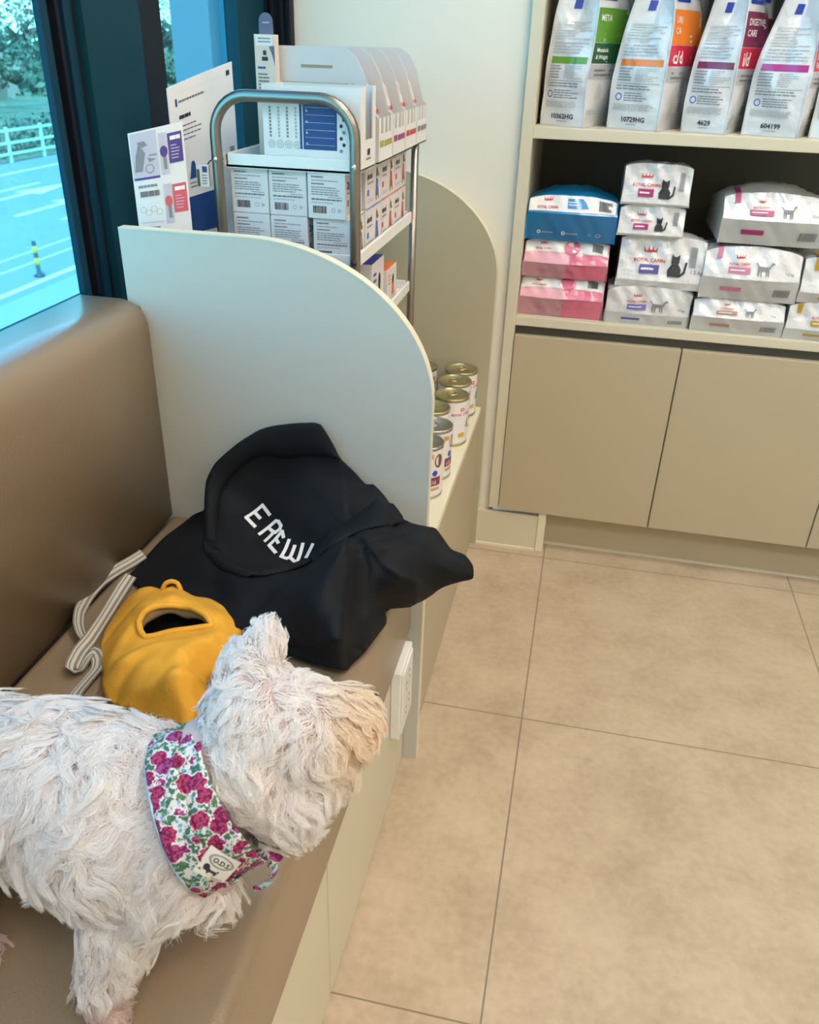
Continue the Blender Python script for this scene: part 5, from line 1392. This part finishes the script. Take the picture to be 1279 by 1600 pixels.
# ---------------------------------------------------------------- fur as hair curves
def make_fur(N=100000, K=8, seed=3):
    rg = np.random.default_rng(seed)
    dm.calc_loop_triangles()
    T = np.zeros(len(dm.loop_triangles) * 3, np.int64); dm.loop_triangles.foreach_get('vertices', T); T = T.reshape(-1, 3)
    P = V
    nv = np.zeros(len(dm.vertices) * 3); dm.vertices.foreach_get('normal', nv); nv = nv.reshape(-1, 3)
    A = np.linalg.norm(np.cross(P[T[:, 1]] - P[T[:, 0]], P[T[:, 2]] - P[T[:, 0]]), axis=1)
    A[P[T[:, 0], 2] < .456] = 0
    def sample(n):
        i = rg.choice(len(T), n, p=A / A.sum()); r1 = np.sqrt(rg.random(n)); r2 = rg.random(n)
        w_ = np.stack([1 - r1, r1 * (1 - r2), r1 * r2], 1)[:, :, None]
        p = (P[T[i]] * w_).sum(1); n_ = (nv[T[i]] * w_).sum(1); n_ /= np.linalg.norm(n_, axis=1)[:, None]
        return p, n_
    Ba = np.array([b[1] for b in BONES]); Bb = np.array([b[3] for b in BONES]); ra = np.array([b[2] for b in BONES]); rb_ = np.array([b[4] for b in BONES])
    LEN = np.array([b[5] for b in BONES]); LIFT = np.array([b[6] for b in BONES]); FL = np.array([b[7] for b in BONES], float)
    FL /= np.linalg.norm(FL, axis=1)[:, None]
    def field(p):
        ab = Bb - Ba; t_ = np.clip(((p[:, None] - Ba) * ab).sum(2) / (ab * ab).sum(1), 0, 1)
        q = Ba + t_[..., None] * ab; d = np.linalg.norm(p[:, None] - q, axis=2) / (ra + (rb_ - ra) * t_)
        w_ = np.exp(-(d - d.min(1, keepdims=True)) * 9); w_ /= w_.sum(1, keepdims=True)
        return (w_ @ LEN), (w_ @ LIFT), (w_ @ FL)
    def noise(p, f, ph):      # smooth pseudo-random vector field
        o = np.zeros_like(p)
        for k in range(3):
            a = rg0.normal(size=(3, 3)) * f; b_ = rg0.random(3) * 6.28
            o += np.sin(p @ a + b_) * (1, .7, .5)[k]
        return o / 1.6
    rg0 = np.random.default_rng(11)
    WHORL = [((-.192, .446, .704), .024, .7), ((-.157, .450, .684), .018, -.9), ((-.176, .426, .658), .026, .5)]
    def strands(p, n_, wav):
        L, lift, fl = field(p)
        nz = noise(p, 38, 0) * .75 + noise(p, 95, 1) * .30
        d = fl + nz
        for c, rad_, tw in WHORL:
            r_ = p - np.array(c); rr = np.linalg.norm(r_, axis=1, keepdims=True)
            ru = r_ / (rr + 1e-6)
            d = d + 1.9 * np.exp(-(rr / rad_) ** 2) * (ru * .9 + np.cross(n_, ru) * tw)
        s_c = (p - np.array(CA)) @ np.array(CD)
        fr_ = np.clip((.062 - s_c) / .03, 0, 1) * (s_c > .010)
        d = d + np.array(CD) * (fr_ * np.maximum(0, .55 - d @ np.array(CD)))[:, None]
        d -= n_ * (d * n_).sum(1, keepdims=True); d /= np.linalg.norm(d, axis=1, keepdims=True) + 1e-9
        # whorl between the eyes
        side = np.cross(n_, d)
        u = np.linspace(0, 1, K)[None, :, None]
        L = L[:, None, None] * wav['len'][:, None, None]
        lf = lift[:, None, None] * (1 + .5 * nz[:, :1, None])
        pos = p[:, None] + L * (n_[:, None] * lf * (u - .35 * u * u) + d[:, None] * (u * .35 + .55 * u * u))
        ph = wav['ph'][:, None, None]; am = wav['am'][:, None, None]
        pos = pos + side[:, None] * L * am * (np.sin(u * 6.0 + ph) - np.sin(ph)) * u + np.array([0, 0, -1.0]) * L * .16 * u ** 2
        return pos, L[:, 0, 0]
    G = 3300
    gp, gn_ = sample(G)
    gs, gL = strands(gp, gn_, dict(len=.8 + .45 * rg.random(G), ph=rg.random(G) * 6.28, am=.26 + .22 * rg.random(G)))
    p, n_ = sample(N)
    st, sL = strands(p, n_, dict(len=.75 + .5 * rg.random(N), ph=rg.random(N) * 6.28, am=.05 + .05 * rg.random(N)))
    from mathutils import kdtree
    kd = kdtree.KDTree(G)
    for i in range(G): kd.insert(gp[i], i)
    kd.balance()
    near = np.array([kd.find(q)[1] for q in p])
    u = np.linspace(0, 1, K)[None, :, None]
    rel_g = gs[near] - gp[near][:, None]
    cl = (.86 + .10 * rg.random(N))[:, None, None] * u ** .8
    target = gs[near] + (p - gp[near])[:, None] * (1 - .55 * u)
    stray = rg.random(N) < .10
    cl[stray] *= .35
    st = st * (1 - cl) + target * cl
    st = st + rg.normal(size=(N, K, 3)) * .00035 * u
    # keep the scarf clear
    c0 = np.array(CA); cd_ = np.array(CD); cu_ = np.array(CU); cs_ = np.array(CS)
    def band(q):
        r_ = q - c0; s_ = r_ @ cd_; a_ = np.arctan2(r_ @ cs_, r_ @ cu_); rr = np.hypot(r_ @ cs_, r_ @ cu_)
        return s_, a_, rr
    s_, a_, rr = band(p)
    inb = (np.abs(s_ + .001) < .018) & (rr < .085) & (np.abs(a_) < 2.75)
    # hair that would pass over the band is pressed under it
    keep = ~inb
    edge_r = rg.random(N)
    for k in range(1, K):
        s2, a2, r2_ = band(st[:, k])
        lo = -.022; hi = .017
        m_ = (s2 > lo) & (s2 < hi) & (r2_ < .095)
        rt = .0565 - .10 * s2 - .003
        over = s_ > .016            # hair from the head side hangs over the scarf edge
        ro = rt + .0045 + .004 * edge_r
        f_ = np.where(m_ & over & (r2_ < ro), ro / np.maximum(r2_, 1e-6), 1.0)
        f_ = np.where(m_ & ~over & (r2_ > rt), rt / np.maximum(r2_, 1e-6), f_)
        rad = (st[:, k] - c0) - cd_ * s2[:, None]
        st[:, k] = c0 + cd_ * s2[:, None] + rad * f_[:, None]
        lim = .0135 + .0085 * edge_r
        s3 = (st[:, k] - c0) @ cd_
        push = np.where(over & (s3 < lim - .006) & (r2_ < .11), lim - .006 - s3, 0.0)
        st[:, k] += cd_ * push[:, None]
    st[:, :, 2] = np.maximum(st[:, :, 2], .4545)
    st = st[keep]; sL = sL[keep]; n = len(st)
    hc = bpy.data.hair_curves.new('fur')
    hc.add_curves([K] * n)
    hc.attributes['position'].data.foreach_set('vector', st.astype(np.float32).ravel())
    rad = (.00030 * (1 - .82 * np.linspace(0, 1, K) ** 1.6))[None, :] * (.8 + .5 * rg.random(n))[:, None]
    ra_ = hc.attributes.get('radius') or hc.attributes.new('radius', 'FLOAT', 'POINT')
    ra_.data.foreach_set('value', rad.astype(np.float32).ravel())
    m_ = bpy.data.materials.new('white_fur'); m_.use_nodes = True
    nn = m_.node_tree.nodes; ll = m_.node_tree.links; b_ = nn['Principled BSDF']
    hi_ = nn.new('ShaderNodeHairInfo')
    cr_ = nn.new('ShaderNodeValToRGB')
    cr_.color_ramp.elements[0].color = (.80, .75, .72, 1); cr_.color_ramp.elements[1].color = (.93, .90, .87, 1)
    ll.new(hi_.outputs['Random'], cr_.inputs[0])
    tc_ = nn.new('ShaderNodeTexCoord')
    def near_(c, rad_, lo_):
        v_ = nn.new('ShaderNodeVectorMath'); v_.operation = 'DISTANCE'; v_.inputs[1].default_value = c
        ll.new(tc_.outputs['Object'], v_.inputs[0])
        mr_ = nn.new('ShaderNodeMapRange'); mr_.inputs[1].default_value = rad_; mr_.inputs[2].default_value = lo_
        ll.new(v_.outputs['Value'], mr_.inputs[0]); return mr_.outputs[0]
    mx_ = nn.new('ShaderNodeMix'); mx_.data_type = 'RGBA'; mx_.blend_type = 'MULTIPLY'
    ll.new(near_((-.135, .475, .650), .060, .022), mx_.inputs[0]); ll.new(cr_.outputs[0], mx_.inputs[6]); mx_.inputs[7].default_value = (1.0, .86, .66, 1)
    # rosy paws: hair turns rosier and darker low down
    mx2 = nn.new('ShaderNodeMix'); mx2.data_type = 'RGBA'; mx2.blend_type = 'MULTIPLY'
    sp_ = nn.new('ShaderNodeSeparateXYZ'); ll.new(tc_.outputs['Object'], sp_.inputs[0])
    mr2 = nn.new('ShaderNodeMapRange'); mr2.inputs[1].default_value = .486; mr2.inputs[2].default_value = .476; ll.new(sp_.outputs[2], mr2.inputs[0])
    ll.new(mr2.outputs[0], mx2.inputs[0]); ll.new(mx_.outputs[2], mx2.inputs[6]); mx2.inputs[7].default_value = (.80, .66, .62, 1)
    # rosy root tint; its duller tone paints in shade between the locks
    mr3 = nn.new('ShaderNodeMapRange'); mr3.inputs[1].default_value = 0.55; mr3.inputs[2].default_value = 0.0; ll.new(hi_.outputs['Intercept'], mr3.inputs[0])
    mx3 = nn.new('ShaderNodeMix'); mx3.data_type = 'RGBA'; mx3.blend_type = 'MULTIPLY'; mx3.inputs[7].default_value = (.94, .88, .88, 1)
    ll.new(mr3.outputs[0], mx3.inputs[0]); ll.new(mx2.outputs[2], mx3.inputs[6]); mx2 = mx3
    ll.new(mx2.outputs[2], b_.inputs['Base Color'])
    b_.inputs['Roughness'].default_value = .5; b_.inputs['Specular IOR Level'].default_value = .35
    tl = nn.new('ShaderNodeBsdfTranslucent'); ll.new(mx2.outputs[2], tl.inputs[0])
    mix_ = nn.new('ShaderNodeMixShader'); mix_.inputs[0].default_value = .35
    ll.new(b_.outputs[0], mix_.inputs[1]); ll.new(tl.outputs[0], mix_.inputs[2]); ll.new(mix_.outputs[0], nn['Material Output'].inputs[0])
    hc.materials.append(m_)
    o = bpy.data.objects.new('fur', hc); COL.objects.link(o); o.parent = dog
    return o
make_fur()

# ---------------------------------------------------------------- floral scarf
FLO = bpy.data.materials.new('floral_cotton'); FLO.use_nodes = True
nn = FLO.node_tree.nodes; ll = FLO.node_tree.links; b_ = nn['Principled BSDF']; b_.inputs['Roughness'].default_value = .8
b_.inputs['Specular IOR Level'].default_value = .2
tc_ = nn.new('ShaderNodeTexCoord')
wn_ = nn.new('ShaderNodeTexNoise'); wn_.inputs['Scale'].default_value = 260; ll.new(tc_.outputs['Object'], wn_.inputs['Vector'])
wv = nn.new('ShaderNodeMix'); wv.data_type = 'RGBA'; wv.blend_type = 'LINEAR_LIGHT'; wv.inputs[0].default_value = .0022
ll.new(tc_.outputs['Object'], wv.inputs[6]); ll.new(wn_.outputs['Color'], wv.inputs[7])
def vor(scale, rnd=1.0, feat='F1'):
    v_ = nn.new('ShaderNodeTexVoronoi'); v_.feature = feat; v_.inputs['Scale'].default_value = scale; v_.inputs['Randomness'].default_value = rnd
    ll.new(wv.outputs[2], v_.inputs['Vector']); return v_
def m2(op, a, c=None, d=None):
    q = nn.new('ShaderNodeMath'); q.operation = op
    for i, x in enumerate((a, c, d)):
        if x is None: continue
        if isinstance(x, (int, float)): q.inputs[i].default_value = x
        else: ll.new(x, q.inputs[i])
    return q.outputs[0]
def sepx(col):
    q = nn.new('ShaderNodeSeparateColor'); ll.new(col, q.inputs[0]); return q.outputs[0], q.outputs[1]
def layer(base, fac, col):
    q = nn.new('ShaderNodeMix'); q.data_type = 'RGBA'; ll.new(fac, q.inputs[0])
    if isinstance(base, tuple): q.inputs[6].default_value = (*base, 1)
    else: ll.new(base, q.inputs[6])
    if isinstance(col, tuple): q.inputs[7].default_value = (*col, 1)
    else: ll.new(col, q.inputs[7])
    return q.outputs[2]
lf_ = vor(300); r1, r2 = sepx(lf_.outputs['Color'])
g1 = m2('MULTIPLY', m2('LESS_THAN', lf_.outputs['Distance'], .62), m2('LESS_THAN', r1, .66))
c = layer((.54, .54, .52), g1, (.05, .13, .08))
g2 = m2('MULTIPLY', m2('LESS_THAN', lf_.outputs['Distance'], .48), m2('GREATER_THAN', r1, .78))
c = layer(c, g2, (.13, .30, .42))
lf2 = vor(190); r3, r4 = sepx(lf2.outputs['Color'])
c = layer(c, m2('MULTIPLY', m2('LESS_THAN', lf2.outputs['Distance'], .40), m2('LESS_THAN', r3, .55)), (.10, .17, .06))
fl_ = vor(72, .9); r5, r6 = sepx(fl_.outputs['Color'])
pet = vor(420); 
edge = m2('ADD', fl_.outputs['Distance'], m2('MULTIPLY', pet.outputs['Distance'], .14))
isf = m2('GREATER_THAN', r5, .15)
c = layer(c, m2('MULTIPLY', m2('LESS_THAN', edge, .60), isf), (.66, .62, .62))
pcol = layer((.36, .045, .12), m2('GREATER_THAN', r6, .6), (.30, .06, .19))
pcol = layer(pcol, m2('GREATER_THAN', pet.outputs['Distance'], .52), (.16, .01, .05))
c = layer(c, m2('MULTIPLY', m2('LESS_THAN', edge, .55), isf), pcol)
c = layer(c, m2('MULTIPLY', m2('LESS_THAN', fl_.outputs['Distance'], .11), isf), (.12, .02, .08))
ll.new(c, b_.inputs['Base Color'])
AQUA = mat('pale_aqua_cotton', (0.36, 0.58, 0.62), 0.8)
scarf = thing('dog_scarf', 'floral pink and green cotton scarf collar round the white dog\'s neck', 'scarf', (0, 0, 0))
def scarf_strip(a0, a1, s0f, s1f, off, n=64, k=8, th=.0016):
    mb = MB(); vs = []
    for i in range(n + 1):
        a = a0 + (a1 - a0) * i / n
        s0, s1 = s0f(a), s1f(a)
        for j in range(k + 1):
            s_ = s0 + (s1 - s0) * j / k
            o_ = off + .0012 * math.sin(a * 7 + j * .8) + .0007 * math.sin(a * 19 + j * 2.1)
            vs.append(col_pt(a, s_, o_))
    mb.add(vs, [[i * (k + 1) + j, i * (k + 1) + j + 1, (i + 1) * (k + 1) + j + 1, (i + 1) * (k + 1) + j] for i in range(n) for j in range(k)], FLO, True)
    return mb
mid = lambda a: col_lim(a)[0] + (col_lim(a)[1] - col_lim(a)[0]) * (.60 - .10 * math.sin(a))
scarf_strip(-math.pi, math.pi, lambda a: mid(a) - .002, lambda a: col_lim(a)[1], .0005).build('inner_band', scarf, solid=.0012)
scarf_strip(-math.pi, math.pi, lambda a: col_lim(a)[0], mid, .0030).build('outer_fold', scarf, solid=.0012)
pp_ = MB()
pp_.tube([col_pt(math.radians(d), col_lim(math.radians(d))[0] - .0005, .0018) for d in range(8, 130, 3)], .0013, AQUA, 8)
pp_.build('aqua_binding', scarf)
# woven tag
TAGW = mat('tag_cotton', (0.66, 0.64, 0.58), 0.8)
TA0 = math.radians(90)
def tag_f(u, v):      # u to the right along the lower edge, v up; metres
    return col_pt(TA0 + (u * .913 - v * .48) / .0565, TS0 + u * .407 + v * .877, .0062 + .0008 * math.sin(u * 90))
TS0 = .002
tb = MB(); TW, TH = .0255, .0225
for o_ in (0, -.0006): tb.surf(tag_f, -TW / 2, TW / 2, -TH / 2, TH / 2, 6, 6, TAGW, o_)
tag_o = tb.build('name_tag', scarf)
tp = MB()
for r_, m_ in ((1.0, .9), (.86, .93)): tp.disc(tag_f, .0005, .0045, .0098 * r_, GINK, .0004, 30, .0052 * r_, r0=m_)
tp.text(tag_f, 'O.D.S', .0005, .0026, .0052, INK, .0005, align='CENTER', bold=.03)
for pts in ([(-.009, -.004), (-.006, -.0015), (-.003, -.004), (.0015, -.0042), (.003, -.0055), (.0015, -.0082), (0.0, -.0062), (-.003, -.0062), (-.004, -.0085), (-.0055, -.0060), (-.008, -.0060)],
            [(.0012, -.0042), (.0030, -.0025), (.0036, -.0045)]):
    tp.poly(tag_f, pts, INK, .0004)
tp.disc(tag_f, -.0068, -.0028, .0024, INK, .0005, 10)
z_ = [(.000 + k * .0011, -.0098 + (.0009 if k % 2 else -.0004)) for k in range(10)]
for (a, b0), (c_, d0) in zip(z_[:-1], z_[1:]): tp.poly(tag_f, [(a, b0 - .0003), (c_, d0 - .0003), (c_, d0 + .0003), (a, b0 + .0003)], INK, .0004)
tp.build('tag_print', tag_o)
# twisted cord below the knot
CRD = mat('cord_grey', (0.25, 0.28, 0.28), 0.9)
k0 = Vector(col_pt(math.radians(158), .018, .004))
cpath = [k0, k0 + Vector((.006, -.004, -.008)), k0 + Vector((.004, -.008, -.018)), k0 + Vector((-.003, -.010, -.026)), k0 + Vector((-.010, -.011, -.031))]
cp_ = [Vector(q) for q in resample([tuple(q) for q in cpath], .0012, False)]
cdm = MB()
for ph, mm in ((0, AQUA), (2.09, CRD), (4.19, FLO)):
    q = []
    for i, p in enumerate(cp_):
        T_ = (cp_[min(i + 1, len(cp_) - 1)] - cp_[max(i - 1, 0)]).normalized(); N1 = T_.orthogonal().normalized(); N2 = T_.cross(N1)
        a = i * .55 + ph; q.append(p + (N1 * math.cos(a) + N2 * math.sin(a)) * .0012)
    cdm.tube(q, .0014, mm, 6)
cdm.build('twisted_cord', scarf)
# gathered corner of the knot
kb = MB(); pr_ = [(.0015, -.010), (.006, -.006), (.0078, 0), (.006, .005), (.0075, .009), (.001, .010)]
kb.lathe(pr_, FLO, 14, Matrix.Translation(k0 + Vector((.001, 0, .003))) @ Vector((.6, -.3, -.7)).to_track_quat('Z', 'Y').to_matrix().to_4x4())
kb.build('knot', scarf)
